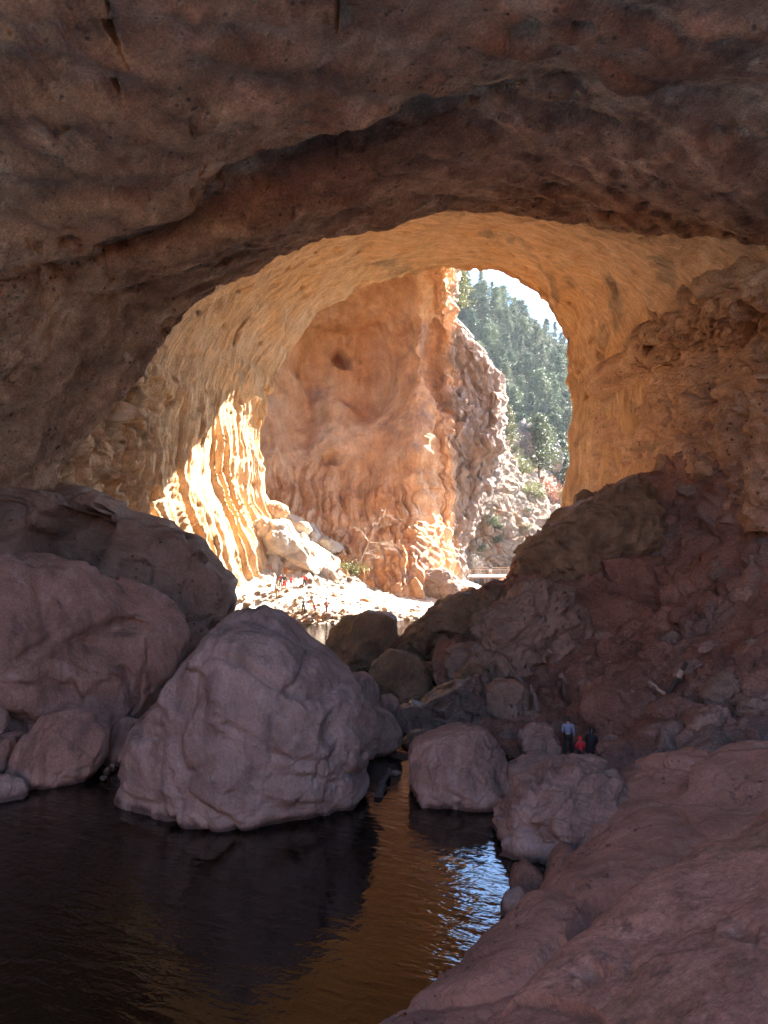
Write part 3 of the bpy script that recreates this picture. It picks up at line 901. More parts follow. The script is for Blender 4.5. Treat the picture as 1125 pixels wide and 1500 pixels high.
# unseen wall added behind the viewer to block low sky and bounce sunlight back
bw = [[np.array((x, -34 + 4 * math.cos(x / 9.0) + max(0, abs(x) - 30) * .5, z)) + np.array((0, -.25 * z, 0)) for x in np.linspace(-75, 75, 11)] for z in (-3, 6, 14, 22, 26)]
patch('added_back_wall', bw, 60, 160, M_talus, lambda V, U, W: 1.5 * fbm(V, 9, 3, 181) + .8 * facets_(V, 4, 182), look=(0, 10, 15))

# ================================================================== BOULDERS
near = 'large boulders around the near pool'
boulder('huge mauve boulder with a rounded peak standing in the middle of the near pool',
        [(175, 1165), (190, 1110), (215, 1040), (262, 975), (300, 932), (335, 900), (372, 890), (412, 898), (440, 926), (480, 952), (515, 990), (540, 1040), (551, 1070), (545, 1105), (532, 1150), (512, 1178), (500, 1215), (340, 1225), (230, 1200)],
        30.3, 4.3, M_purple, 3, 7, 0.06, 0, 0.015, 0.72, 0.035, group=near, holes=[(300, 985, 38, .45)])
boulder('massive reddish block left of the peaked mauve boulder, smooth on top and eaten away below',
        [(-330, 1230), (-340, 900), (-200, 830), (-60, 812), (70, 812), (130, 835), (200, 862), (245, 890), (260, 925), (256, 965), (235, 1010), (215, 1080), (185, 1170), (100, 1200), (-100, 1230)],
        38.5, 6.0, M_red, 5, 7, 0.05, 3, 0.02, 0.7, 0.02, group=near, centre=(-30, 1010), holes=[(170, 965, 72, 1.1), (60, 1040, 50, .8), (205, 905, 30, .4), (110, 1015, 55, .9), (190, 1010, 40, .6)])
boulder('grey layered outcrop behind the massive reddish block, with a dark hollow under its brow',
        [(-420, 1010), (-420, 760), (-200, 705), (0, 706), (60, 708), (112, 716), (160, 742), (210, 758), (262, 790), (312, 832), (336, 868), (330, 895), (305, 925), (285, 1000), (200, 1020), (-100, 1020)],
        50, 7.0, M_grey, 8, 7, 0.10, 4, 0.05, 0.62, 0.0, name='rock_outcrop', cat='rock outcrop', group='rock masses along the cave sides', centre=(0, 860), strat=0.02, holes=[(140, 796, 58, 4.5), (262, 895, 26, 2.4), (60, 760, 34, .8), (240, 830, 24, .8)])
boulder('flat-topped brown boulder standing between the far pool and the mossy hump', [(472, 965), (482, 925), (500, 905), (540, 896), (565, 898), (583, 912), (586, 945), (583, 990), (530, 1000), (476, 995)], 54.5, 2.6, M_moss, 11, 6, 0.09, 4, 0.02, 0.6)
boulder('brown boulder with a wet shiny top below the flat-topped one', [(534, 1000), (545, 972), (570, 955), (595, 957), (622, 978), (632, 1000), (625, 1030), (590, 1040), (545, 1035)], 46, 1.9, M_moss, 12, 6, 0.07, 4, 0.03, 0.7)
boulder('tall mauve rock tucked behind the right shoulder of the peaked boulder', [(470, 1060), (485, 1000), (515, 983), (538, 985), (556, 1010), (560, 1045), (562, 1090), (500, 1110)], 37.5, 1.6, M_purple, 13, 6, 0.07, 3, 0.03)
boulder('smooth egg-shaped mauve boulder leaning on the right flank of the peaked boulder', [(525, 1090), (530, 1050), (550, 1036), (575, 1046), (590, 1072), (586, 1092), (570, 1104), (545, 1110)], 35.2, 1.1, M_purple, 14, 6, 0.03, 1)
boulder('small grey boulder squeezed between the tall mauve rock and the brown stream boulder', [(548, 1040), (556, 1020), (575, 1016), (586, 1028), (584, 1050), (560, 1060)], 39.5, .7, M_purple, 15, 5, 0.05, 2)
boulder('rounded pinkish boulder rising from the pool right of the channel',
        [(600, 1115), (606, 1092), (640, 1077), (675, 1067), (705, 1070), (727, 1088), (742, 1118), (757, 1150), (752, 1172), (715, 1192), (660, 1196), (615, 1190), (603, 1150)], 30.0, 2.3, M_red, 17, 7, 0.055, 4, 0.0, 0.68, 0.008, group=near)
boulder('angular dark boulder between the pool edge and the smooth slabs, its face split by ledges',
        [(728, 1230), (740, 1200), (770, 1160), (805, 1136), (850, 1121), (890, 1126), (912, 1148), (900, 1200), (860, 1270), (820, 1310), (770, 1310), (748, 1275)], 25.3, 2.6, M_red, 18, 7, 0.12, 6, 0.07, 0.6, 0.0, group=near, strat=0.06)
boulder('low flat-topped block between the rounded pinkish boulder and the angular dark one', [(740, 1160), (746, 1125), (775, 1112), (815, 1113), (822, 1140), (800, 1165)], 29.3, 1.2, M_purple, 19, 6, 0.04, 4, 0.02, 0.6)
boulder('reddish boulder left of the man in the blue shirt', [(760, 1095), (762, 1070), (780, 1060), (805, 1063), (817, 1080), (815, 1105), (780, 1112)], 33.5, .95, M_red, 20, 6, 0.07, 4, 0.03)
boulder('small upright reddish rock at the left foot of the man', [(798, 1120), (800, 1092), (812, 1082), (822, 1095), (823, 1122)], 32.6, .4, M_red, 21, 5, 0.05, 3)
boulder('reddish stone just below the boulder left of the man', [(768, 1122), (772, 1103), (792, 1098), (806, 1108), (804, 1124)], 32.2, .5, M_red, 22, 5, 0.06, 3)
boulder('small dark rock at the water edge under the smooth foreground slab', [(732, 1335), (740, 1315), (765, 1305), (785, 1320), (780, 1352), (745, 1352)], 21.0, .6, M_red, 23, 5, 0.05, 3)
boulder('dark boulder half hidden at the foot of the angular one, above the pool', [(745, 1300), (752, 1272), (772, 1262), (795, 1280), (790, 1312), (760, 1318)], 22.6, .6, M_talus, 24, 5, 0.05, 3)
boulder('rounded brown boulder with a pale waterline at the left edge of the pool', [(14, 1140), (30, 1085), (60, 1047), (100, 1038), (135, 1045), (155, 1075), (150, 1110), (125, 1150), (80, 1172), (30, 1172)], 32.0, 1.8, M_red, 25, 6, 0.05, 4, 0.0, 0.66, 0.01)
boulder('small mauve boulder between the rounded brown one and the peaked giant', [(150, 1130), (155, 1075), (180, 1052), (210, 1058), (225, 1090), (215, 1140), (180, 1150)], 34.2, 1.2, M_purple, 26, 6, 0.04, 2)
boulder('low grey rock cut off by the left picture edge at the waterline', [(-50, 1200), (-45, 1150), (-10, 1138), (25, 1143), (38, 1165), (34, 1195), (0, 1212)], 29.5, .9, M_purple, 27, 6, 0.06, 3, .02)
boulder('reddish slab leaning behind the low grey rock at the left edge', [(-50, 1160), (-45, 1095), (0, 1073), (28, 1075), (25, 1100), (10, 1150)], 32.5, 1.0, M_red, 28, 6, 0.05, 3, .02)
boulder('grey rock peeping out under the massive block at the far left', [(-60, 1090), (-60, 1030), (-15, 1015), (8, 1030), (12, 1065), (0, 1085)], 33.5, .9, M_purple, 29, 6, 0.05, 3)
for (x, y, rx, ry, s) in [(157, 1131, 4, 7, 1), (164, 1126, 5, 8, 2), (183, 1134, 9, 6, 3), (151, 1140, 6, 3, 4)]:
    Yw = 12328 / (y + 3 - 750)
    boulder('pale fist-like stone at the waterline between the brown and the mauve boulder', outline_ellipse(x, y, rx, ry, s, n=9), Yw, .18, M_purple, 40 + s, 4, .05, 2, name='stone', cat='stone', group='pale stones at the pool edge')
boulder('flat pebble-smooth stone lying in the narrow channel', outline_ellipse(587, 1112, 19, 8, 3, .05), 34.4, .5, M_purple, 45, 5, .02, 1, name='stone', cat='stone')
boulder('thin dark stone breaking the water beside the driftwood', outline_ellipse(578, 1134, 11, 5, 4, .05), 32.2, .3, M_wet, 46, 5, .03, 1, name='stone', cat='stone')

# stream rocks behind the pinkish boulder
boulder('wet flat rock with stream water shining on it, left in the stream', [(577, 1058), (580, 1038), (605, 1030), (640, 1040), (670, 1060), (665, 1080), (620, 1088), (585, 1078)], 39.0, 1.4, M_wet, 50, 6, .07, 3, .03)
boulder('small wet rock with a white glint just behind the pinkish boulder', [(588, 1090), (600, 1073), (620, 1068), (650, 1080), (655, 1098), (615, 1102)], 36.0, .8, M_wet, 51, 6, .06, 3, .02)
boulder('broad wet brown rock stepping down toward the dark pool', [(600, 1070), (625, 1025), (665, 1000), (700, 992), (730, 1005), (748, 1030), (752, 1075), (700, 1095), (640, 1090)], 39.5, 2.2, M_wet, 52, 7, .07, 3, .04, .65, strat=.03)
boulder('lumpy brown rock crowning the stepped wet rock', [(655, 1020), (668, 985), (692, 973), (712, 978), (720, 1000), (715, 1030), (680, 1040)], 41.5, 1.2, M_moss, 53, 6, .08, 3, .04)
boulder('pale squared boulder wedged at the foot of the grey rock face', [(712, 1040), (712, 1008), (730, 997), (760, 998), (776, 1012), (776, 1035), (755, 1050), (730, 1050)], 38.6, 1.2, M_grey, 54, 6, .04, 4, .01, .58)
boulder('brown mossy hump sloping down to the far pool, streaked with seams',
        [(585, 960), (600, 925), (625, 893), (665, 876), (720, 862), (765, 850), (800, 860), (800, 960), (740, 1000), (640, 1000), (600, 985)], 52.0, 3.6, M_moss, 55, 7, .12, 3, .05, .66, group='rock masses along the cave sides', strat=.02, holes=[(650, 955, 40, 1.6), (700, 940, 30, 1.0)])
boulder('grey fractured rock face above the squared boulder, folded like cloth',
        [(655, 1010), (680, 950), (705, 905), (735, 880), (762, 852), (800, 846), (850, 870), (875, 905), (880, 960), (855, 1020), (800, 1060), (740, 1045)], 45.0, 3.0, M_grey, 56, 7, .13, 4, .09, .66, group='rock masses along the cave sides', strat=.03, holes=[(790, 985, 30, 1.0), (850, 1000, 25, 1.2)])
boulder('great dark slab on top of the rubble slope, its blunt nose hanging over the stream',
        [(755, 838), (765, 812), (785, 790), (800, 775), (840, 745), (880, 722), (930, 700), (975, 705), (985, 745), (950, 800), (900, 845), (860, 855), (800, 848), (768, 852)], 53.0, 3.4, M_moss, 57, 7, .15, 5, .06, .58, group='rock masses along the cave sides', strat=.03)
boulder('pyramid-shaped reddish boulder hanging under the right end of the great dark slab', [(885, 820), (930, 812), (975, 815), (982, 840), (965, 868), (932, 882), (905, 868), (888, 845)], 49.0, 2.0, M_talus, 58, 6, .05, 4, .02, .6)
boulder('squarish red boulder right of the pyramid-shaped one on the rubble slope', [(982, 850), (985, 825), (1005, 814), (1030, 818), (1036, 832), (1020, 852), (1000, 860)], 46.5, 1.5, M_talus, 59, 6, .04, 4, .02, .6)
boulder('tilted flat slab resting mid-slope below the squarish red boulder', [(1015, 925), (1035, 900), (1075, 892), (1085, 905), (1065, 928), (1030, 935)], 40.5, 1.3, M_talus, 60, 6, .04, 4, .03, .6)
boulder('knob of pale rock on the crest beside the orange wall', [(955, 690), (958, 672), (966, 664), (978, 668), (980, 690)], 60.5, .6, M_orange, 61, 5, .04, 2)
boulder('dark knob at the left end of the crest in front of the orange jamb', [(840, 742), (842, 725), (855, 716), (870, 722), (885, 735), (870, 750)], 61, 1.1, M_moss, 62, 5, .06, 3)
boulder('long flat stone lying on the crest under the ledge wall', [(990, 668), (1005, 655), (1030, 652), (1042, 660), (1020, 672)], 57, 1.0, M_grey, 63, 5, .05, 3)
boulder('big pale-streaked boulder up-slope behind the two sitting visitors', [(850, 1040), (862, 1018), (900, 1005), (935, 1015), (945, 1045), (920, 1075), (880, 1085), (855, 1070)], 34.5, 1.4, M_talus, 64, 6, .07, 4, .04, .66)
boulder('pinkish rock right of the woman in black', [(876, 1105), (880, 1085), (905, 1078), (935, 1090), (940, 1120), (900, 1130)], 31.0, .9, M_red, 65, 6, .05, 3, .03)
rb = random.Random(5)
rub = [(905, 985, 24, 15), (960, 960, 30, 17), (1010, 985, 30, 16), (1060, 1010, 34, 18), (1100, 960, 30, 16), (985, 1040, 34, 20), (1050, 1055, 36, 18), (1110, 1040, 30, 18), (925, 925, 22, 14), (890, 955, 20, 14), (1090, 870, 26, 14), (1060, 840, 22, 11),
       (1105, 810, 24, 12), (900, 770, 24, 11), (960, 745, 26, 11), (1010, 720, 22, 9), (1060, 700, 22, 9), (1020, 770, 22, 10), (1080, 760, 24, 10), (820, 1040, 14, 12), (842, 985, 16, 13), (1000, 900, 22, 13), (960, 1075, 22, 12), (880, 1052, 12, 10), (845, 1068, 9, 8), (940, 1000, 18, 11),
       (745, 1080, 14, 9), (780, 1050, 14, 11), (800, 1020, 14, 12), (1120, 915, 20, 12), (1040, 950, 18, 10), (985, 935, 16, 10)]


def talus_at(px, py):
    q = TALUS.reshape(-1, 3)
    x, y = project(q)
    k = np.argmin((x - px) ** 2 + (y - py) ** 2 + 0.2 * q[:, 1])
    return q[k]


for k in range(75):
    x, y = rb.uniform(760, 1124), rb.uniform(690, 1090)
    if y < 860 - (x - 760) * .55 + 20 or (810 < x < 890 and y > 1040): continue
    s_ = 1.0 + 2.2 * rb.random() ** 3
    rub.append((x, y, 5.5 * s_, 3.8 * s_))
for i, (x, y, rx, ry) in enumerate(rub):
    c = talus_at(x, y)
    m = c[1] / F
    boulder('fallen rock lodged in the rubble slope among others like it', outline_ellipse(x, y, rx, ry, i + 200, .2, 11, rb.uniform(-.5, .2)), c[1] + .2, rx * m * .7, (M_talus, M_talus, M_red, M_grey)[i % 4], 200 + i, 5, .09, 5, .09, .6, name='rubble_rock', cat='rock', group='rocks of the rubble slope')

# ------------------------------------------------------------------ foreground slabs (bedrock under the viewer)
fa = [
    [(870, 1190, 31), (915, 1165, 31), (965, 1135, 30), (1050, 1118, 29), (1130, 1105, 28), (1260, 1100, 27), (1500, 1120, 25)],
    [(862, 1170, 27.0), (915, 1128, 27.0), (965, 1103, 26.5), (1050, 1089, 25.5), (1130, 1077, 24.5), (1260, 1065, 23), (1500, 1060, 21)],
    [(842, 1238, 23.8), (900, 1190, 23.5), (960, 1170, 23.0), (1050, 1165, 21.5), (1130, 1170, 20.0), (1260, 1170, 18), (1500, 1170, 16)],
    [(795, 1300, 21.3), (850, 1275, 20.3), (920, 1255, 19.6), (1000, 1260, 18.2), (1100, 1270, 16.6), (1260, 1280, 15), (1500, 1300, 13)],
    [(735, 1360, 19.6), (790, 1350, 18.0), (860, 1350, 17.0), (950, 1370, 15.4), (1060, 1390, 14.2), (1260, 1400, 12.5), (1500, 1430, 11)],
    [(655, 1440, 17.7), (720, 1440, 16.2), (800, 1450, 15), (900, 1480, 13.6), (1020, 1510, 12.6), (1260, 1520, 11), (1500, 1560, 9)],
    [(575, 1515, 16.2), (650, 1530, 14.6), (740, 1560, 13.2), (860, 1600, 12.2), (1000, 1620, 11), (1260, 1640, 9.5), (1500, 1660, 8)],
    [(480, 1640, 14.2), (560, 1660, 12.8), (660, 1700, 11.4), (800, 1720, 10.4), (1000, 1740, 9.5), (1260, 1740, 8), (1500, 1740, 7)],
]


def d_slabA(V, U, W):
    T = np.stack([V[:, 0] * .8 + V[:, 1] * .6, V[:, 1] * .8 - V[:, 0] * .6, V[:, 2]], 1)
    return 0.30 * fbm(V, 5, 3, 151) + 0.45 * facets_(T * np.array((1, .5, 1)), 4.0, 152, 1.0, .22, .25, .25) + 0.10 * ridged(T, (1.2, 4.5, 2), 3, 156) + 0.035 * fbm(V, .6, 4, 153) + 0.09 * facets_(V, 1.0, 154) * smooth(.1, .4, fbm(V, 3, 2, 155))


fa3 = [[P(*q) for q in r] for r in fa]
fa3 = [[np.array((r[0][0] - 1.0, r[0][1] + .6, min(-1.6, r[0][2] - 2)))] + r for r in fa3]
s1, _ = patch('smooth_slab', fa3, 330, 330, M_slabA, d_slabA, look=(0, 10, 40), kind='thing')
tag(s1, 'smooth mauve bedrock slab sloping into the pool at right, above the water', 'rock slab', 'bedrock slabs at the near right')
fb = [
    [(660, 1660, 11.6), (760, 1560, 12.6), (850, 1450, 13.6), (960, 1370, 14.6), (1045, 1310, 15.6), (1140, 1260, 16), (1300, 1180, 16), (1600, 1100, 15)],
    [(690, 1540, 11.0), (775, 1447, 12.0), (852, 1368, 12.7), (960, 1292, 13.4), (1043, 1237, 14.0), (1135, 1184, 14.0), (1300, 1100, 13.5), (1600, 1000, 12)],
    [(740, 1600, 9.4), (830, 1500, 10.4), (910, 1420, 11.0), (1010, 1350, 11.4), (1090, 1310, 11.5), (1180, 1270, 11.3), (1350, 1200, 10.5), (1700, 1100, 9)],
    [(800, 1700, 8.2), (900, 1580, 8.9), (990, 1500, 9.2), (1080, 1440, 9.3), (1150, 1410, 9.2), (1260, 1380, 8.8), (1450, 1330, 8.0), (1900, 1250, 6.5)],
    [(900, 1900, 6.2), (1000, 1760, 6.6), (1080, 1660, 6.9), (1170, 1600, 7.0), (1260, 1560, 6.8), (1400, 1520, 6.4), (1700, 1480, 5.6), (2300, 1400, 4.4)],
]
fb3 = [[P(*q) for q in r] for r in fb] + [[np.array((x, 3.0, 8.9)) for x in (-.6, 1.0, 2.4, 4, 5.5, 7.5, 10, 14)], [np.array((x, -3.0, 9.4)) for x in (-2, 0, 2, 4, 6, 8, 11, 15)], [np.array((x, -8.0, 8)) for x in (-2, 0, 2, 4, 6, 8, 11, 15)]]
fb3 = [[r[0] + np.array((-.8, .2, -3.0)), r[0] + np.array((-.3, .1, -.6))] + r for r in fb3]


def d_slabB(V, U, W):
    T = np.stack([V[:, 0] * .8 + V[:, 1] * .6, V[:, 1] * .8 - V[:, 0] * .6, V[:, 2]], 1)
    return 0.16 * fbm(V, 3.2, 3, 161) + 0.22 * facets_(T * np.array((1, .5, 1)), 2.6, 164, 1.0, .12, .3, .25) + 0.06 * ridged(T, (.8, 2.6, 1.2), 4, 162) + 0.03 * fbm(V, .35, 4, 163)


s2, _ = patch('rough_slab', fb3, 330, 330, M_slab, d_slabB, look=(0, 10, 40), pits=[(868, 1430, 34, 20, -.3, .22), (1100, 1380, 30, 20, 0, .12)], kind='thing')
tag(s2, 'rough reddish brown bedrock slab filling the lower right corner, grainy and close', 'rock slab', 'bedrock slabs at the near right')

# ------------------------------------------------------------------ rocks in the sunlit canyon mouth
boulder('big pale sunlit rock terrace at the foot of the fluted wall', [(322, 800), (345, 775), (380, 755), (420, 765), (440, 790), (470, 800), (490, 825), (470, 840), (430, 825), (400, 820), (372, 808), (335, 815)], 85.5, 3.0, M_beach, 70, 6, .08, 4, .05, .6)
boulder('pale leaning sunlit rock left of the dark slot under the terrace', [(300, 830), (302, 812), (318, 800), (335, 812), (342, 830), (320, 838)], 82.5, 1.4, M_orange, 71, 5, .06, 4, .03)
boulder('pointed tan rock on the sunlit bank above the visitors', [(366, 832), (372, 818), (388, 814), (402, 824), (408, 838), (385, 842)], 83.5, 1.2, M_orange, 72, 5, .06, 4, .03)
boulder('triangular orange rock standing in the far pool at the shore', [(392, 914), (400, 902), (408, 897), (416, 906), (424, 914), (408, 918)], 74.3, .7, M_orange, 73, 5, .05, 4)
boulder('rounded tan block at the right end of the sunlit terrace', [(440, 822), (436, 808), (448, 800), (462, 806), (464, 822), (450, 828)], 86, 1.0, M_orange, 74, 5, .05, 3, .02)
boulder('tall orange rock split by a dark crack behind the bare tree', [(530, 850), (540, 815), (548, 775), (560, 766), (580, 780), (598, 800), (615, 825), (612, 850), (570, 865)], 99, 2.6, M_orange, 75, 6, .06, 4, .05, .66)
boulder('grey dusted boulder with a bright flank at the mouth of the canyon', [(598, 868), (606, 842), (625, 832), (650, 831), (668, 842), (682, 860), (672, 876), (640, 884), (610, 882)], 92, 2.6, M_grey, 76, 6, .06, 4, .04, .66)
boulder('brown angular rock at the left foot of the grey dusted boulder', [(600, 875), (598, 855), (608, 845), (618, 858), (624, 876), (612, 884)], 90, 1.1, M_orange, 77, 5, .07, 4, .04)
boulder('small orange rock behind the brown mossy hump', [(668, 878), (676, 862), (690, 858), (702, 868), (704, 882), (685, 888)], 82, 1.1, M_orange, 78, 5, .05, 3)
boulder('smooth orange rock in front of the wooden deck', [(708, 878), (720, 862), (742, 846), (760, 838), (775, 845), (775, 870), (740, 884)], 80, 1.8, M_orange, 79, 6, .04, 3, .02)
boulder('long tilted pale slab lying below the bare tree', [(548, 836), (556, 828), (585, 845), (592, 856), (585, 862), (560, 848)], 93, 1.0, M_beach, 80, 5, .04, 3, .03)
boulder('dark speckled boulder peeping out beside the peaked giant at the far pool', [(402, 930), (408, 918), (424, 918), (432, 935), (430, 955), (405, 955)], 55, .9, M_grey, 81, 5, .05, 3)
boulder('low dark rock at the left foot of the flat-topped boulder', [(462, 998), (470, 985), (495, 982), (510, 992), (505, 1008), (475, 1010)], 50.5, 1.0, M_moss, 82, 5, .06, 3)
boulder('small brown rock in the gravel between the stream boulder and the mossy hump', [(610, 985), (618, 970), (635, 968), (645, 982), (640, 996), (618, 998)], 47.5, .7, M_moss, 83, 5, .06, 3)

for i, (x, y, rx, ry, Y) in enumerate([(305, 778, 26, 13, 80), (345, 758, 24, 12, 84), (400, 748, 22, 12, 88), (440, 775, 20, 11, 90), (480, 800, 22, 12, 92), (505, 822, 20, 9, 92), (330, 835, 22, 8, 80), (372, 846, 18, 7, 81), (420, 838, 16, 7, 84), (470, 842, 18, 7, 88), (535, 850, 18, 8, 91), (565, 868, 16, 7, 90), (350, 872, 12, 5, 78.5), (500, 872, 13, 5, 84.5), (540, 882, 12, 5, 83)]):
    boulder('pale sunlit rock on the bank between the fluted wall and the far pool', outline_ellipse(x, y, rx, ry, 700 + i, .2, 10, .15), Y, rx * Y / F * .8, (M_beach, M_orange)[i % 3 == 2], 700 + i, 5, .08, 4, .05, .6, group='pale rocks on the sunlit bank')
rs = random.Random(21)
n_b = 0
protos = []
for k in range(6):
    D, T = ico(3)
    V = D * np.array((1, .8, .62)) * (1 + 0.35 * fbm(D + k * 5, .9, 2, 300 + k))[:, None]
    protos.append(mesh_from('beach_stone', V + np.array((0, 0, .3)), tris=T, smooth_shade=False))
    protos[-1].materials.append([M_beach, M_orange, M_grey][k % 3])
spots = []
while n_b < 170:
    if n_b < 110:
        px, py = rs.uniform(395, 620), rs.gauss(905, 5)
    else:
        px, py = rs.uniform(350, 620), rs.uniform(850, 900)
    c = ray_ground(px, py, 70, 100)
    if c[2] < -0.1: continue
    sz = rs.uniform(.14, .42) * (1.4 if rs.random() < .15 else 1)
    o = link('beach_stone', protos[rs.randrange(6)], None, loc=(c[0], c[1], c[2] - .05))
    o.scale = (sz, sz * rs.uniform(.7, 1.1), sz * rs.uniform(.7, 1.2))
    o.rotation_euler = (0, 0, rs.uniform(0, 6.3))
    tag(o, 'small stone strewn on the sunlit shore of the far pool', 'stone', 'stones on the sunlit shore')
    n_b += 1

# ================================================================== PEOPLE
def skin_mesh(name, V, E, root, mat, parent, sub=1):
    """V: key -> (position, radius); one continuous tapered surface over the skeleton"""
    bm = bmesh.new()
    sk = bm.verts.layers.skin.verify()
    idx = {}
    for k, (p, r) in V.items():
        v = bm.verts.new(p)
        r = (r, r) if np.isscalar(r) else r
        v[sk].radius = r
        v[sk].use_root = (k == root)
        idx[k] = v
    for a, b in E:
        bm.edges.new((idx[a], idx[b]))
    me = bpy.data.meshes.new(name + '_bones')
    bm.to_mesh(me)
    bm.free()
    t = bpy.data.objects.new(name + '_bones', me)
    COL.objects.link(t)
    s = t.modifiers.new('skin', 'SKIN')
    s.branch_smoothing = 0.6
    s.use_smooth_shade = True
    u = t.modifiers.new('sub', 'SUBSURF')
    u.levels = sub
    dg = bpy.context.evaluated_depsgraph_get()
    out = bpy.data.meshes.new_from_object(t.evaluated_get(dg))
    out.name = name
    bpy.data.objects.remove(t)
    bpy.data.meshes.remove(me)
    out.materials.clear()
    out.materials.append(mat)
    o = bpy.data.objects.new(name, out)
    COL.objects.link(o)
    o.parent = parent
    return o


M_skin = plain('skin', (0.30, 0.17, 0.11), 0.55, 0.08)
M_hair = plain('dark_hair', (0.012, 0.009, 0.008), 0.5, 0.2)
_cloth = {}


def cloth(name, c):
    if name not in _cloth:
        _cloth[name] = plain(name + '_cloth', c, 0.85, 0.18, 20)
    return _cloth[name]


def person(label, base, heading, height, top, bottom, arms='down', pose='stand', hair='short', group=None, bare_legs=False, lean=0.0, long_top=False):
    root = bpy.data.objects.new('person', None)
    COL.objects.link(root)
    root.location = base
    root.rotation_euler = (0, 0, heading)
    root.scale = (height / 1.75,) * 3
    tag(root, label, 'person', group)
    v = lambda *a: Vector(a)
    J = {}
    if pose == 'stand':
        J['pel'] = v(0, 0, .95); J['spi'] = v(0, .02 + lean * .35, 1.14); J['che'] = v(0, .02 + lean * .8, 1.33); J['nek'] = v(0, .02 + lean, 1.50); J['hed'] = v(0, .05 + lean * 1.15, 1.60); J['top'] = v(0, .04 + lean * 1.2, 1.69)
        for s, n in ((-1, 'l'), (1, 'r')):
            J['hip' + n] = v(s * .09, 0, .91); J['kne' + n] = v(s * .13, .03 * s + .02, .50); J['ank' + n] = v(s * .17, .02 * s - .03, .08); J['toe' + n] = v(s * .19, .02 * s + .13, .035)
    else:
        z0 = {'sit': .42, 'ground': .16}[pose]
        J['pel'] = v(0, 0, z0); J['spi'] = v(0, .03, z0 + .2); J['che'] = v(0, .07, z0 + .39); J['nek'] = v(0, .11, z0 + .55); J['hed'] = v(0, .16, z0 + .65); J['top'] = v(0, .16, z0 + .74)
        for s, n in ((-1, 'l'), (1, 'r')):
            J['hip' + n] = v(s * .10, .02, z0); J['kne' + n] = v(s * .16, .40, z0 + (.08 if pose == 'sit' else .32)); J['ank' + n] = v(s * .15, .50 if pose == 'sit' else .62, .08); J['toe' + n] = v(s * .16, (.66 if pose == 'sit' else .78), .035)
    c = J['che']
    for s, n in ((-1, 'l'), (1, 'r')):
        sh = c + v(s * .185, 0, .09)
        J['sho' + n] = sh
        if arms == 'down' or (arms == 'hip' and s > 0 and False):
            J['elb' + n] = sh + v(s * .06, -.02, -.29); J['wri' + n] = sh + v(s * .07, .05, -.53)
        elif arms == 'front':
            J['elb' + n] = sh + v(s * .07, -.01, -.29); J['wri' + n] = sh + v(-s * .02, .23, -.36)
        elif arms == 'hip':
            J['elb' + n] = sh + v(s * .19, -.08, -.24); J['wri' + n] = sh + v(s * .02, .05, -.42)
        elif arms == 'right':
            J['elb' + n] = sh + v(s * .05, .0, -.29); J['wri' + n] = sh + (v(.10, .10, -.53) if s > 0 else v(.06, .22, -.40))
        elif arms == 'out':
            J['elb' + n] = sh + (v(s * .25, .05, -.12) if s < 0 else v(.06, 0, -.29)); J['wri' + n] = sh + (v(s * .48, .10, -.05) if s < 0 else v(.07, .06, -.53))
    B = {'pel': (J['pel'], (.135, .105)), 'spi': (J['spi'], (.115, .095)), 'che': (J['che'], (.135, .105)), 'nek': (J['nek'], .052), 'hed': (J['hed'], (.075, .088)), 'top': (J['top'], (.066, .075))}
    E = [('pel', 'spi'), ('spi', 'che'), ('che', 'nek'), ('nek', 'hed'), ('hed', 'top')]
    B['nos'] = (J['hed'] + v(0, .105, .0), .014); E.append(('hed', 'nos'))
    for s, n in ((-1, 'l'), (1, 'r')):
        B['ear' + n] = (J['hed'] + v(s * .085, -.01, .005), .016); E.append(('hed', 'ear' + n))
        B['sho' + n] = (J['sho' + n], .058); B['elb' + n] = (J['elb' + n], .043); B['wri' + n] = (J['wri' + n], .028)
        d = (J['wri' + n] - J['elb' + n]).normalized()
        sd_ = v(0, 1, 0) if abs(d.y) < .7 else v(-s, 0, 0)
        pal = J['wri' + n] + d * .075
        B['pal' + n] = (pal, (.034, .02))
        E += [('che', 'sho' + n), ('sho' + n, 'elb' + n), ('elb' + n, 'wri' + n), ('wri' + n, 'pal' + n)]
        for f in range(4):
            a = pal + d * .045 + sd_ * (.024 - .016 * f)
            b = a + d * (.038, .045, .042, .03)[f] + v(-s * .012, 0, 0)
            B[f'fa{f}{n}'] = (a, .0095); B[f'fb{f}{n}'] = (b, .0085)
            E += [('pal' + n, f'fa{f}{n}'), (f'fa{f}{n}', f'fb{f}{n}')]
        a = pal + sd_ * .042 - d * .01; b = a + d * .035 + sd_ * .012
        B['ta' + n] = (a, .011); B['tb' + n] = (b, .0095)
        E += [('pal' + n, 'ta' + n), ('ta' + n, 'tb' + n)]
        B['hip' + n] = (J['hip' + n], .095); B['kne' + n] = (J['kne' + n], .062); B['ank' + n] = (J['ank' + n], .042); B['toe' + n] = (J['toe' + n], .034)
        E += [('pel', 'hip' + n), ('hip' + n, 'kne' + n), ('kne' + n, 'ank' + n), ('ank' + n, 'toe' + n)]
    skin_mesh('body', B, E, 'pel', M_skin, root)
    # shirt
    T = {'spi': (J['spi'], (.155, .125)), 'che': (J['che'], (.165, .13)), 'hem': (J['pel'] + v(0, 0, -.02 if not long_top else -.16), (.16, .13)), 'col': (J['nek'] + v(0, -.01, -.045), .075)}
    TE = [('hem', 'spi'), ('spi', 'che'), ('che', 'col')]
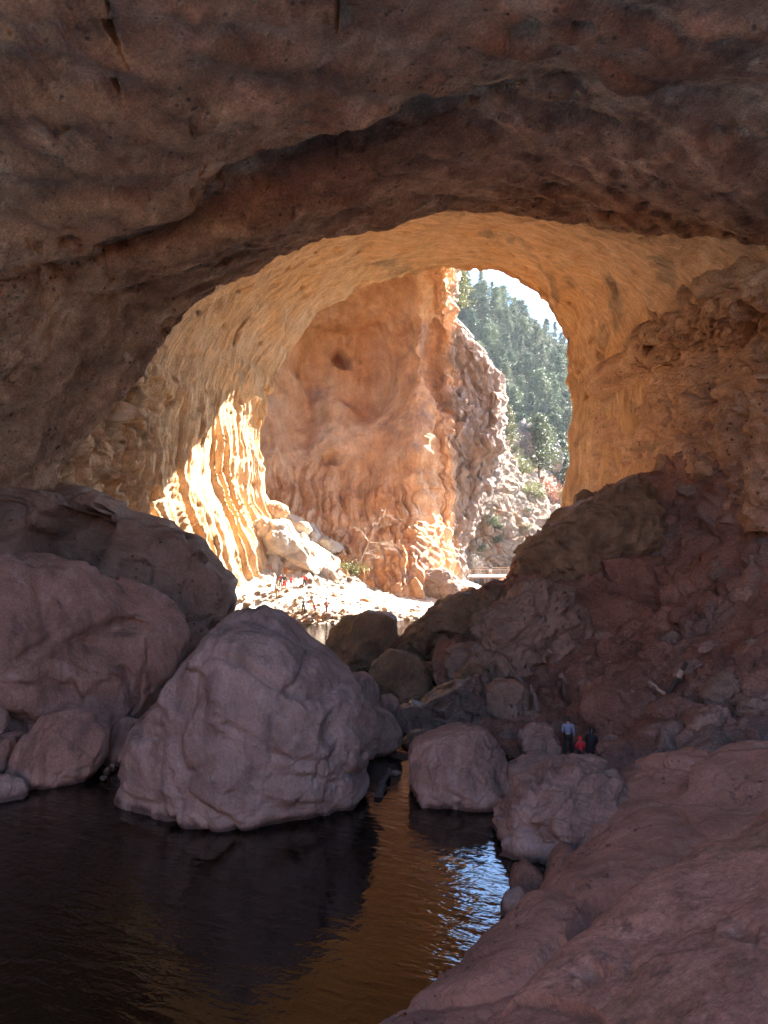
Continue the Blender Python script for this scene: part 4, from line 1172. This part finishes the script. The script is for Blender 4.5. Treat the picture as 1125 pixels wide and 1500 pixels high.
    for s, n in ((-1, 'l'), (1, 'r')):
        T['sho' + n] = (J['sho' + n], .078); T['elb' + n] = (J['elb' + n], .064); T['wri' + n] = (J['wri' + n], .046)
        TE += [('che', 'sho' + n), ('sho' + n, 'elb' + n), ('elb' + n, 'wri' + n)]
    skin_mesh('shirt', T, TE, 'che', top, root)
    L = {'pel': (J['pel'] + v(0, 0, -.01), (.15, .12))}
    LE = []
    for s, n in ((-1, 'l'), (1, 'r')):
        L['hip' + n] = (J['hip' + n], .11)
        L['kne' + n] = (J['kne' + n], .082)
        LE += [('pel', 'hip' + n), ('hip' + n, 'kne' + n)]
        if not bare_legs:
            L['ank' + n] = (J['ank' + n] + v(0, 0, .02), .062)
            LE.append(('kne' + n, 'ank' + n))
    skin_mesh('shorts' if bare_legs else 'trousers', L, LE, 'pel', bottom, root)
    for s, n in ((-1, 'l'), (1, 'r')):
        a, b = J['ank' + n], J['toe' + n]
        skin_mesh('shoe', {'h': (a + v(0, -.035, -.035), .046), 'm': ((a + b) / 2 + v(0, 0, -.012), .048), 't': (b + v(0, .02, .005), .042)}, [('h', 'm'), ('m', 't')], 'h', M_shoe, root)
    h, t = J['hed'], J['top']
    bk = v(0, -.03, 0)
    if hair == 'short':
        skin_mesh('hair', {'a': (h + bk + v(0, -.02, -.02), (.075, .07)), 'b': (h + bk + v(0, -.015, .05), (.088, .085)), 'c': (t + v(0, -.005, .03), (.07, .075))}, [('a', 'b'), ('b', 'c')], 'b', M_hair, root)
    elif hair == 'long':
        skin_mesh('hair', {'c': (t + v(0, -.005, .03), (.075, .08)), 'b': (h + bk + v(0, -.015, .03), (.098, .092)), 'a': (h + v(0, -.085, -.14), (.10, .075)), 'd': (c + v(0, -.13, -.02), (.12, .07)), 'e': (c + v(0, -.15, -.2), (.09, .04))},
                  [('c', 'b'), ('b', 'a'), ('a', 'd'), ('d', 'e')], 'b', M_hair, root)
    elif hair == 'hood':
        skin_mesh('hood', {'c': (t + v(0, -.01, .04), (.085, .09)), 'b': (h + bk + v(0, -.03, .02), (.115, .11)), 'a': (h + v(0, -.07, -.11), (.13, .11))}, [('c', 'b'), ('b', 'a')], 'b', top, root)
    return root


M_shoe = plain('dark_shoe', (0.02, 0.018, 0.018), 0.6)
c_blue = cloth('blue_grey', (0.17, 0.21, 0.31))
c_black = cloth('black', (0.010, 0.010, 0.012))
c_red = cloth('red', (0.50, 0.02, 0.03))
c_dark = cloth('charcoal', (0.035, 0.035, 0.045))
c_teal = cloth('teal', (0.07, 0.16, 0.18))
c_maroon = cloth('maroon', (0.17, 0.03, 0.04))
c_tan = cloth('tan', (0.30, 0.17, 0.09))
c_grey = cloth('grey', (0.13, 0.13, 0.14))


def on_talus(px, py):
    c = talus_at(px, py)
    return c


pm = P(832, 1109, 32.3)
rk = [(835, 1116, 22, 9, 32.2), (862, 1112, 20, 10, 31.8), (875, 1116, 18, 9, 31.6)]
for i, (x, y, rx, ry, Y) in enumerate(rk):
    boulder('low flat rock under the three visitors at the slope foot', outline_ellipse(x, y, rx, ry, 300 + i, .08, 11), Y + .2, .9, M_red, 300 + i, 5, .03, 2, .0, .6, name='rubble_rock', cat='rock', group='flat rocks under the three visitors')
person('man in a light blue long sleeved shirt and black trousers standing with his back turned', pm, R(-6), 1.76, c_blue, c_black, arms='right', group=None)
person('woman dressed all in black with long black hair sitting on a rock beside the man', P(866, 1107, 31.9) + np.array((0, 0, -.02)), R(-25), 1.72, c_black, c_black, arms='front', pose='sit', hair='long', long_top=True)
wm = [o for o in bpy.data.objects if o.get('category') == 'person'][-1]
skin_mesh('cloak', {'a': (Vector((0, .06, 1.0)), (.12, .11)), 'b': (Vector((0, .03, .86)), (.21, .15)), 'c': (Vector((0, -.01, .62)), (.25, .19)), 'd': (Vector((0, -.02, .34)), (.30, .23)), 'e': (Vector((0, -.02, .08)), (.33, .25))}, [('a', 'b'), ('b', 'c'), ('c', 'd'), ('d', 'e')], 'c', c_black, wm)
person('small figure in a red hooded jacket sitting between the standing man and the woman', P(851, 1106, 31.9), R(8), 1.45, c_red, c_dark, arms='front', pose='ground', hair='hood', long_top=True)

gb = 'visitors on the sunlit beach'


def beach_person(label, px, py, h, heading, top, bottom, **k):
    c = ray_ground(px, py, 73, 100)
    person(label, (c[0], c[1], c[2] - .03), R(heading), h, top, bottom, group=gb, **k)


beach_person('tall visitor in dark top and red shorts, highest on the sunlit bank', 416.5, 866.5, 1.9, 160, c_dark, c_red, bare_legs=True, arms='front')
beach_person('visitor in grey top and tan trousers, leftmost on the beach', 405, 876, 1.7, 100, c_grey, c_tan, lean=.12)
beach_person('visitor in dark maroon behind the tall one in red shorts', 411, 861, 1.5, 150, c_maroon, c_dark, arms='front')
beach_person('girl in a long red top walking right of the tall visitor', 426.5, 863, 1.45, 80, c_red, c_maroon, hair='long', long_top=True, bare_legs=True)
beach_person('visitor in bright red shirt and black trousers right of the upper group', 446, 862, 1.55, 170, c_red, c_black, arms='hip')
beach_person('visitor in teal with hands on hips next to the long stick by the water', 444.5, 899.5, 1.6, 175, c_teal, c_dark, arms='hip')
beach_person('visitor in dark top reaching sideways in the middle of the lower group', 457, 892, 1.6, 150, c_grey, c_tan, arms='out')
beach_person('child in a red shirt bending at the shore in the lower group', 461.5, 901.5, 1.3, 120, c_red, c_maroon, lean=.15, bare_legs=True)
beach_person('slim visitor in dark maroon at the right end of the lower group', 478.5, 902.5, 1.85, 90, c_maroon, c_maroon)

# ================================================================== WOOD, DECK
M_wood = plain('grey_driftwood', (0.16, 0.12, 0.10), .8, .4, 14)
M_dwood = plain('dark_driftwood', (0.035, 0.028, 0.025), .7, .4, 14)
M_pale = plain('pale_stripped_wood', (0.36, 0.26, 0.19), .8, .3, 14)
M_board = plain('weathered_board', (0.52, 0.46, 0.40), .8, .25, 10)
M_beam = plain('brown_beam', (0.30, 0.19, 0.12), .8, .25, 10)


class MB:
    def __init__(self):
        self.v, self.f = [], []

    def tube(self, pts, radii, n=7):
        s = len(self.v)
        pts = [Vector(p) for p in pts]
        for i, p in enumerate(pts):
            d = (pts[min(i + 1, len(pts) - 1)] - pts[max(i - 1, 0)]).normalized()
            a = d.cross(Vector((0.31, 0.2, 0.93))).normalized()
            b = d.cross(a)
            for k in range(n):
                t = 2 * math.pi * k / n
                self.v.append(p + (a * math.cos(t) + b * math.sin(t)) * radii[i])
        for i in range(len(pts) - 1):
            for k in range(n):
                self.f.append((s + i * n + k, s + i * n + (k + 1) % n, s + (i + 1) * n + (k + 1) % n, s + (i + 1) * n + k))
        self.f.append(tuple(s + k for k in range(n))[::-1])
        self.f.append(tuple(s + (len(pts) - 1) * n + k for k in range(n)))

    def box(self, c, size):
        s = len(self.v)
        for x in (-.5, .5):
            for y in (-.5, .5):
                for z in (-.5, .5):
                    self.v.append(Vector((c[0] + x * size[0], c[1] + y * size[1], c[2] + z * size[2])))
        for q in ((0, 1, 3, 2), (4, 6, 7, 5), (0, 4, 5, 1), (2, 3, 7, 6), (0, 2, 6, 4), (1, 5, 7, 3)):
            self.f.append(tuple(s + k for k in q))

    def build(self, name, mat, parent=None, loc=(0, 0, 0)):
        me = bpy.data.meshes.new(name)
        me.from_pydata([tuple(q) for q in self.v], [], self.f)
        me.update()
        return link(name, me, mat, parent, loc)


def stick(label, a, b, r0, r1, mat, bend=.05, seed=1, fork=False, name='driftwood', cat='driftwood'):
    rr = random.Random(seed)
    a, b = np.array(a), np.array(b)
    m = MB()
    L = np.linalg.norm(b - a)
    pts = [a + (b - a) * t + np.array([rr.uniform(-bend, bend) * L for _ in range(3)]) * math.sin(math.pi * t) for t in np.linspace(0, 1, 8)]
    pts = [p - a for p in pts]
    m.tube(pts, [r0 + (r1 - r0) * t * (1 + rr.uniform(-.1, .1)) for t in np.linspace(0, 1, 8)])
    if fork:
        q = pts[3]
        m.tube([q, q + (pts[5] - q) * .5 + np.array((.15 * L, 0, .08 * L)), q + (pts[5] - q) * .8 + np.array((.28 * L, 0, .1 * L))], [r1, r1 * .7, r1 * .3])
    o = m.build(name, mat, None, tuple(a))
    tag(o, label, cat)
    return o


c = talus_at(976, 1014)
e = P(998, 966, c[1] + .1)
pole = stick('dark weathered pole leaning up the red slope, with one pale stripped patch', c + np.array((0, -.3, 0)), e + np.array((0, -.6, 0)), .14, .10, M_dwood, .01, 2)
ca, ea = c + np.array((0, -.3, 0)), e + np.array((0, -.6, 0))
mb = MB(); mb.tube([(ea - ca) * .52, (ea - ca) * .75], [.133, .122], 7)
pp = mb.build('stripped_patch', M_pale, pole)
c = talus_at(971, 1016)
stick('short pale stick meeting the foot of the dark pole', c + np.array((0, -.3, .05)), P(950, 998, c[1] - .25), .09, .05, M_pale, .06, 3)
stick('dark driftwood log with a pale edge floating in the channel', (P(554, 1168, 29.5)[0], 29.5, .05), (P(569, 1133, 32.2)[0], 32.2, .14), .20, .10, M_dwood, .04, 4)
c = P(757, 994, 40.6)
stick('grey dead branch lying across the folded rock face', c + np.array((.2, -.5, -.2)), P(742, 970, 40.8), .11, .06, M_wood, .08, 5, True)
stick('grey dead root hanging beside the squared boulder', P(778, 1004, 38.0), P(787, 1042, 37.2), .08, .12, M_wood, .08, 6)
c = ray_ground(428, 897, 70, 100)
stick('long thin stick propped on the beach beside the visitor in teal', c, c + np.array((1.0, .1, .75)), .035, .03, M_dwood, .01, 7, name='stick', cat='stick')

# loose stones: far too many to count
def gravel(name, C, sizes, mat, seed):
    r_ = np.random.default_rng(seed)
    D, T = ico(1)
    n = len(C)
    S_ = sizes[:, None] * r_.uniform(.6, 1.2, (n, 3)) * np.array((1, 1, .7))
    J = D[None] * (1 + r_.uniform(-.3, .3, (n, len(D), 1)))
    a = r_.uniform(0, 6.28, n); ca, sa = np.cos(a)[:, None], np.sin(a)[:, None]
    X = J * S_[:, None, :]
    X = np.stack([X[:, :, 0] * ca - X[:, :, 1] * sa, X[:, :, 0] * sa + X[:, :, 1] * ca, X[:, :, 2]], 2) + C[:, None, :]
    Tn = (T[None] + (np.arange(n) * len(D))[:, None, None]).reshape(-1, 3)
    o = link(name, mesh_from(name, X.reshape(-1, 3), tris=Tn, smooth_shade=False), mat)
    o['kind'] = 'stuff'
    return o


tq = TALUS.reshape(-1, 3)
dens = smooth(-.1, .4, fbm(tq, 4.0, 3, 401)) + .04
pick = RNG.choice(len(tq), 5200, replace=False, p=dens / dens.sum())
gravel('slope_rubble', tq[pick] + np.array((0, -.03, .03)), .05 + .05 * RNG.pareto(2.2, 5200).clip(0, 5), M_talus, 5)
for ob_, sd_ in ((s1, 8),):
    q = np.empty(len(ob_.data.vertices) * 3, np.float32); ob_.data.vertices.foreach_get('co', q); q = q.reshape(-1, 3).astype(float)
    q = q[(q[:, 1] > 12) & (q[:, 2] > .5)]
    dn = smooth(.05, .4, fbm(q, 1.6, 3, 431)) ** 2 + .002
    pk_ = RNG.choice(len(q), 1300, replace=False, p=dn / dn.sum())
    gravel('slab_grit', q[pk_] + np.array((0, 0, .012)), .012 + .016 * RNG.pareto(2.2, 1300).clip(0, 5), M_talus, sd_)
gx, gy = RNG.uniform(-5, 8, 2600), RNG.uniform(40, 62, 2600)
gravel('stream_gravel', np.stack([gx, gy, RNG.uniform(-.15, .22, 2600)], 1), .07 + .06 * RNG.pareto(2.2, 2600).clip(0, 4), M_moss, 6)
gx, gy = RNG.uniform(-14, 6, 5200), RNG.uniform(75, 95, 5200)
gz = ground_h(gx, gy); ok_ = gz > -.1
gravel('beach_pebbles', np.stack([gx, gy, gz + .03], 1)[ok_], (.04 + .035 * RNG.pareto(2.2, 5200).clip(0, 5))[ok_], M_beach, 7)

# wooden viewing deck in front of the far cliff
Yd = 114.0
zd = P(0, 845, Yd)[2]
xa, xb = P(690, 0, Yd)[0], P(764, 0, Yd)[0]
deck = bpy.data.objects.new('viewing_deck', None)
COL.objects.link(deck)
deck.location = ((xa + xb) / 2, Yd, zd - 1.9)
tag(deck, 'raised wooden viewing deck with railings and steps under the far cliff', 'deck')
w_ = xb - xa
m = MB()
for i in range(17):
    m.box((0, i * .27, 1.9), (w_, .25, .06))
m.build('deck_boards', M_board, deck)
m = MB()
m.box((0, -.16, 1.78), (w_, .06, .22)); m.box((0, 4.5, 1.78), (w_, .06, .22))
m.build('edge_beam', M_beam, deck)
for x in np.linspace(-w_ / 2 + .3, w_ / 2 - .3, 5):
    for y in (0, 4.3):
        m = MB(); m.box((x, y, .6), (.18, .18, 2.3)); m.build('support_post', M_beam, deck)
for y, nm in ((-.05, 'front_railing'), (4.35, 'back_railing')):
    m = MB()
    for x in np.linspace(-w_ / 2 + .05, w_ / 2 - .05, 7):
        m.box((x, y, 2.45), (.09, .09, 1.04))
    m.box((0, y, 3.0), (w_, .12, .06)); m.box((0, y + .002, 2.6), (w_, .05, .05)); m.box((0, y + .002, 2.25), (w_, .05, .05))
    m.build('railing', M_beam, deck)
m = MB()
for i in range(8):
    m.box((-w_ / 2 - .25 - i * .28, 1.2, 1.84 - i * .24), (.30, 1.6, .06))
m.build('steps', M_board, deck)
for y in (.42, 1.98):
    m = MB()
    m.tube([(-w_ / 2, y, 2.9), (-w_ / 2 - 2.3, y, .95)], [.05, .05], 6)
    m.tube([(-w_ / 2, y, 1.72), (-w_ / 2 - 2.3, y, -.2)], [.09, .09], 6)
    for i in range(4):
        m.box((-w_ / 2 - .1 - i * .7, y, 2.25 - i * .6), (.08, .08, 1.1))
    m.build('handrail', M_board, deck)
person('distant visitor in a dark top and light shorts standing on the wooden deck', (P(718, 0, 116.5)[0], 116.5, zd + .03), R(180), 1.75, c_dark, cloth('light', (.5, .42, .36)), bare_legs=True)

# handrail along the cliff top
m = MB()
pr = [P(x, y, 114.5 + (x - 658) * .06) for x, y in ((658, 470), (668, 476), (678, 486), (688, 497), (694, 505))]
o0 = pr[0].copy()
pr = [p - o0 for p in pr]
for hgt in (1.1, .6):
    m.tube([p + np.array((0, 0, hgt)) for p in pr], [.05] * 5, 5)
for p, q in zip(pr[:-1], pr[1:]):
    for t in (0, .5):
        z = p + (q - p) * t
        m.tube([z + np.array((0, 0, -1.2)), z + np.array((0, 0, 1.12))], [.05, .05], 5)
fr = m.build('railing', plain('grey_metal', (.35, .35, .36), .5), None, tuple(o0))
tag(fr, 'thin metal railing running down along the top edge of the grey cliff', 'railing')

# ================================================================== PLANTS
def leaf_mat(name, c1, c2):
    k = NT(name)
    n = k.noise(k.vec(), 0.9, 4, .6)
    oi = k.n.new('ShaderNodeObjectInfo')
    c_ = k.ramp(n, [(0.3, c1), (0.7, c2)])
    hs = k.n.new('ShaderNodeHueSaturation')
    k.L(k.rng(oi.outputs['Random'], 0, 1, .75, 1.25), hs.inputs['Value'])
    k.L(k.rng(oi.outputs['Random'], 0, 1, .475, .515), hs.inputs['Hue'])
    k.L(c_, hs.inputs['Color'])
    k.L(hs.outputs[0], k.b.inputs['Base Color'])
    k.b.inputs['Roughness'].default_value = .6
    tr = k.n.new('ShaderNodeBsdfTranslucent')
    k.L(hs.outputs[0], tr.inputs[0])
    mx = k.n.new('ShaderNodeMixShader')
    mx.inputs[0].default_value = .22
    k.L(k.b.outputs[0], mx.inputs[1]); k.L(tr.outputs[0], mx.inputs[2])
    k.L(mx.outputs[0], k.out.inputs[0])
    return k.m


L_pine = leaf_mat('pine_needles', (0.026, 0.042, 0.014), (0.058, 0.08, 0.03))
L_olive = leaf_mat('olive_leaves', (0.055, 0.07, 0.025), (0.10, 0.115, 0.045))
L_yellow = leaf_mat('yellow_green_leaves', (0.10, 0.11, 0.03), (0.19, 0.18, 0.055))
L_rust = leaf_mat('rust_leaves', (0.28, 0.11, 0.04), (0.42, 0.2, 0.08))
L_dry = leaf_mat('dry_twigs', (0.17, 0.13, 0.10), (0.28, 0.235, 0.185))
M_bark = plain('bark', (0.10, 0.07, 0.05), .9, .4, 6)


def tri_cloud(C, size, rng, flat=1.0):
    """many leaf-sized triangles at centres C"""
    n = len(C)
    a = rng.normal(size=(n, 3)); a /= np.linalg.norm(a, axis=1, keepdims=True)
    b = np.cross(a, rng.normal(size=(n, 3))); b /= np.linalg.norm(b, axis=1, keepdims=True)
    a[:, 2] *= flat
    s = size * rng.uniform(.6, 1.4, (n, 1))
    V = np.stack([C - a * s, C + a * s * .4 + b * s * .55, C + a * s - b * s * .35], 1).reshape(-1, 3)
    return V, np.arange(3 * n).reshape(n, 3)


def pine_meshes(h, wid, seed, full=False):
    rng = np.random.default_rng(seed)
    t = MB()
    bend = rng.normal(size=2) * .02 * h
    ax_ = lambda z: np.array((bend[0] * (z / h) ** 2, bend[1] * (z / h) ** 2, z))
    t.tube([ax_(z) for z in np.linspace(0, h * .97, 7)], list(np.linspace(.022 * h, .004 * h, 7)), 7)
    cs = []
    nb = 64
    z0 = rng.uniform(.10, .22) * h
    for i in range(nb):
        f = (i + rng.uniform(0, 1)) / nb
        z = z0 + (h - z0) * f
        L = wid * (1 - f) ** (.75 if full else .9) * rng.uniform(.55, 1.15) + .05 * wid
        if f < .12: L *= .6 + 3 * f
        az = rng.uniform(0, 2 * math.pi)
        d = np.array((math.cos(az), math.sin(az), rng.uniform(-.15, .35)))
        p0 = ax_(z)
        if L > .3 * wid and i % 2 == 0:
            t.tube([p0, p0 + d * L * .5, p0 + d * L * .85 + np.array((0, 0, .04 * L))], [.006 * h, .004 * h, .002 * h], 4)
        for k in range(5):
            s = (k + 1) / 5
            c = p0 + d * L * s + np.array((0, 0, .12 * L * s * s))
            cs.append(c + rng.normal(size=(17, 3)) * np.array((.15, .15, .085)) * wid * (.5 + .5 * s))
    for k in range(6):
        cs.append(ax_(h * rng.uniform(.9, 1.0)) + rng.normal(size=(6, 3)) * .05 * wid)
    C = np.concatenate(cs)
    V, T = tri_cloud(C, .06 * wid, rng, .6)
    tm = bpy.data.meshes.new('trunk'); tm.from_pydata([tuple(q) for q in t.v], [], t.f); tm.materials.append(M_bark)
    return tm, V, T


def tree_proto(name, h, wid, seed, mat, full=False):
    tm, V, T = pine_meshes(h, wid, seed, full)
    cm = mesh_from('crown', V, tris=T, smooth_shade=False)
    cm.materials.append(mat)
    return tm, cm


def place_tree(name, proto, loc, s, rz, label, cat, group=None):
    o = bpy.data.objects.new(name, None)
    COL.objects.link(o)
    o.location = loc; o.scale = (s, s, s * random.uniform(.9, 1.12)); o.rotation_euler = (random.uniform(-.04, .04), random.uniform(-.04, .04), rz)
    tag(o, label, cat, group)
    for nm, me in (('trunk', proto[0]), ('crown', proto[1])):
        ch = bpy.data.objects.new(nm, me)
        COL.objects.link(ch)
        ch.parent = o
    return o


pines = [tree_proto('p', 10, wd, 500 + i, L_pine, fl) for i, (wd, fl) in enumerate([(2.7, False), (3.2, True), (2.4, True), (3.6, True), (2.9, False)])]
pines += [tree_proto('p', 10, 3.4, 510, L_olive, True), tree_proto('p', 8, 4.2, 511, L_olive, True), tree_proto('p', 7.5, 3.9, 512, L_pine, True)]
hv = HILL.reshape(-1, 3)
hx, hy = project(hv)
sel = np.where((hx > 640) & (hx < 850) & (hy > 385) & (hy < 720) & (hv[:, 1] < 272))[0]
RNG.shuffle(sel)
kept = []
for i in sel:
    p = hv[i]
    if all((p[0] - q[0]) ** 2 + (p[1] - q[1]) ** 2 + (p[2] - q[2]) ** 2 > 3.9 ** 2 for q in kept):
        kept.append(p)
    if len(kept) >= 288: break
for p in kept:
    pr_ = pines[random.randrange(5)] if random.random() < .6 else pines[random.randrange(5, 8)]
    place_tree('pine_tree', pr_, tuple(p + np.array((0, 0, -.4))), random.choice((.5, .6, .75, .85, .95, 1.15)) * random.uniform(.85, 1.15), random.uniform(0, 6.3), 'pine of the dense forest covering the hillside seen through the far opening', 'tree', 'pines on the forest hillside')


def shrub_mesh(r, h, seed, mat, n=900, size=.09, twiggy=False):
    rng = np.random.default_rng(seed)
    k = 11
    cen_ = rng.normal(size=(k, 3)) * np.array((.45 * r, .45 * r, .2 * h)) + np.array((0, 0, .5 * h))
    C = np.concatenate([c_ + rng.normal(size=(n // k, 3)) * np.array((.26 * r, .26 * r, .17 * h)) for c_ in cen_])
    C[:, 2] = np.abs(C[:, 2])
    V, T = tri_cloud(C, size * r, rng, 1.0)
    cm = mesh_from('foliage', V, tris=T, smooth_shade=False)
    cm.materials.append(mat)
    t = MB()
    for i in range(8):
        c_ = cen_[i]
        t.tube([(0, 0, -.1), tuple(c_ * .5 + rng.normal(size=3) * .06 * r), tuple(c_)], [.03 * r, .02 * r, .008 * r], 4)
    tm = bpy.data.meshes.new('stems'); tm.from_pydata([tuple(q) for q in t.v], [], t.f); tm.materials.append(M_bark)
    return tm, cm


def place_shrub(label, proto, loc, s, group=None, sz=1.0, name='shrub', cat='shrub'):
    o = bpy.data.objects.new(name, None)
    COL.objects.link(o)
    o.location = tuple(loc); o.scale = (s, s, s * sz); o.rotation_euler = (0, 0, random.uniform(0, 6.3))
    tag(o, label, cat, group)
    for nm, me in (('stems', proto[0]), ('foliage', proto[1])):
        ch = bpy.data.objects.new(nm, me)
        COL.objects.link(ch)
        ch.parent = o
    return o


sh = {k: shrub_mesh(1, 1.5, 600 + i, m_, nn, sz_) for i, (k, m_, nn, sz_) in enumerate([('y', L_yellow, 1100, .09), ('o', L_olive, 1200, .09), ('r', L_rust, 1000, .08), ('d', L_dry, 1300, .055)])}
sv = SLOPE.reshape(-1, 3)
sx, sy = project(sv)


def slope_at(px, py):
    k = np.argmin((sx - px) ** 2 + (sy - py) ** 2 + .05 * sv[:, 1])
    return sv[k]


place_tree('juniper_tree', tree_proto('j', 10, 3.2, 520, L_yellow, True), tuple(slope_at(742, 668)), .85, 0, 'bright yellow-green conical tree beside the small dark crag on the canyon slope', 'tree')
place_tree('juniper_tree', tree_proto('j', 10, 4.4, 521, L_olive, True), tuple(slope_at(790, 700)), 1.15, 1, 'broad olive-green tree right of the small dark crag, taller than its neighbours', 'tree')
place_tree('juniper_tree', tree_proto('j', 10, 4.0, 522, L_yellow, True), tuple(P(668, 470, 150)), 1.0, 2, 'yellow-green tree rising behind the rib at the top left of the far opening', 'tree')
boulder('small dark red crag standing among trees on the canyon slope', [(758, 670), (756, 640), (760, 622), (770, 610), (782, 622), (788, 640), (780, 665), (770, 675)], 152, 3.2, M_cliff, 90, 6, .06, 4, .08, .6, name='crag', cat='rock outcrop', strat=0.0)
boulder('broken grey outcrop under the broad olive tree', [(800, 680), (806, 660), (818, 648), (824, 668), (822, 690), (808, 695)], 165, 2.2, M_cliff, 92, 6, .06, 4, .08, .6, name='crag', cat='rock outcrop')
place_shrub('rust-orange bush at the right edge of the far opening, by the orange jamb', sh['r'], slope_at(806, 735), 2.4, sz=1.3)
place_shrub('big yellow-green bush on the scree below the conical tree', sh['y'], slope_at(765, 692), 2.4)
place_shrub('yellow-green bush left of the rust-orange one', sh['y'], slope_at(785, 728), 2.0)
place_shrub('yellow-green bush right behind the rust-orange one', sh['y'], slope_at(822, 735), 2.0)
place_shrub('dome of pale leafless twigs in front of the cliff beside the wooden deck', sh['d'], (P(693, 0, 118.5)[0], 118.5, P(0, 842, 118.5)[2]), 2.0, sz=1.15)
place_shrub('low pale leafless bush on the stony bank above the grey dusted boulder', sh['d'], (P(642, 0, 101)[0], 101, P(0, 832, 101)[2]), 1.3)
rp = random.Random(31)
for i in range(64):
    px, py = rp.uniform(655, 826), rp.uniform(640, 828)
    if px > 780 and py > 790: continue
    if px < 700 and py < 670: continue
    p = slope_at(px, py)
    kd = rp.choice('yoodddd')
    place_shrub({'y': 'low yellow-green shrub scattered on the canyon slope', 'o': 'low olive shrub scattered on the canyon slope', 'd': 'dry leafless shrub scattered on the canyon slope'}[kd], sh[kd], p + np.array((0, 0, -.2)), rp.uniform(.6, 1.5),
                {'y': 'yellow-green shrubs of the canyon slope', 'o': 'olive shrubs of the canyon slope', 'd': 'dry shrubs of the canyon slope'}[kd], rp.uniform(.6, 1.0))
c = ray_ground(513, 843, 78, 100)
place_shrub('yellowish grassy clump under the bare leaning tree', sh['y'], c, 1.5, sz=.75, name='grass_clump', cat='grass clump')
c = ray_ground(500, 822, 78, 100)
place_shrub('small yellow tuft above the grassy clump', sh['y'], c, .8, sz=.6, name='grass_clump', cat='grass clump')
place_shrub('greenish bush on the ledge behind the tall cracked orange rock', sh['o'], P(612, 802, 101), 1.1)

# the bare tree leaning over the beach
rt = np.random.default_rng(77)
bt = bpy.data.objects.new('bare_tree', None)
COL.objects.link(bt)
c = ray_ground(520, 842, 78, 100)
bt.location = tuple(c)
bt.scale = (.85, .85, .85)
tag(bt, 'leafless pale tree leaning over the beach with drooping twigs', 'tree')
tr_, br_ = MB(), MB()
trunk = [np.array(q) for q in ((0, 0, -.3), (.5, 0, 1.3), (1.3, .1, 3.0), (2.0, .1, 4.6), (2.7, .2, 6.2))]
tr_.tube(trunk, [.17, .14, .11, .085, .05], 7)


def twig(p, d, L, r, lev):
    pts = [p]
    for i in range(4):
        d = d + rt.normal(size=3) * .16 + np.array((0, 0, -.05 if lev > 0 else .06))
        d = d / np.linalg.norm(d)
        pts.append(pts[-1] + d * L / 4)
    br_.tube(pts, list(np.linspace(r, r * .35, 5)), 4)
    if lev < 2:
        for k in range(5 if lev == 0 else 4):
            q = pts[rt.integers(1, 5)]
            nd = d + rt.normal(size=3) * .6 + np.array((.25, 0, -.1))
            twig(q, nd / np.linalg.norm(nd), L * rt.uniform(.4, .7), r * .5, lev + 1)


for q, d in [(trunk[4], (.5, 0, 1)), (trunk[4], (-.3, .1, 1)), (trunk[4], (1, .1, .5)), (trunk[3], (-.6, 0, .8)), (trunk[3], (.9, -.2, .1)), (trunk[2], (1, 0, .25)), (trunk[2], (.9, .3, 0)), (trunk[3], (1, .1, -.2)), (trunk[2], (1, -.2, -.25)), (trunk[1], (1, 0, .1)), (trunk[1], (-.5, 0, .8))]:
    d = np.array(d, float); d /= np.linalg.norm(d)
    twig(q, d, rt.uniform(2.2, 3.4), .055, 0)
M_bare = plain('bare_pale_wood', (.33, .25, .19), .85, .2, 6)
tr_.build('trunk', M_bare, bt)
br_.build('branches', M_bare, bt)

# ------------------------------------------------------------------ the hazy air
hm = bpy.data.materials.new('haze')
hm.use_nodes = True
hm.node_tree.nodes.clear()
ho = hm.node_tree.nodes.new('ShaderNodeOutputMaterial')
pv = hm.node_tree.nodes.new('ShaderNodeVolumePrincipled')
pv.inputs['Color'].default_value = (.88, .93, 1.0, 1)
pv.inputs['Density'].default_value = 0.00013
pv.inputs['Anisotropy'].default_value = 0.35
hm.node_tree.links.new(pv.outputs[0], ho.inputs['Volume'])
m = MB()
m.box((0, 150, 60), (700, 500, 132))
hz_ = m.build('haze', hm)
hz_['kind'] = 'stuff'
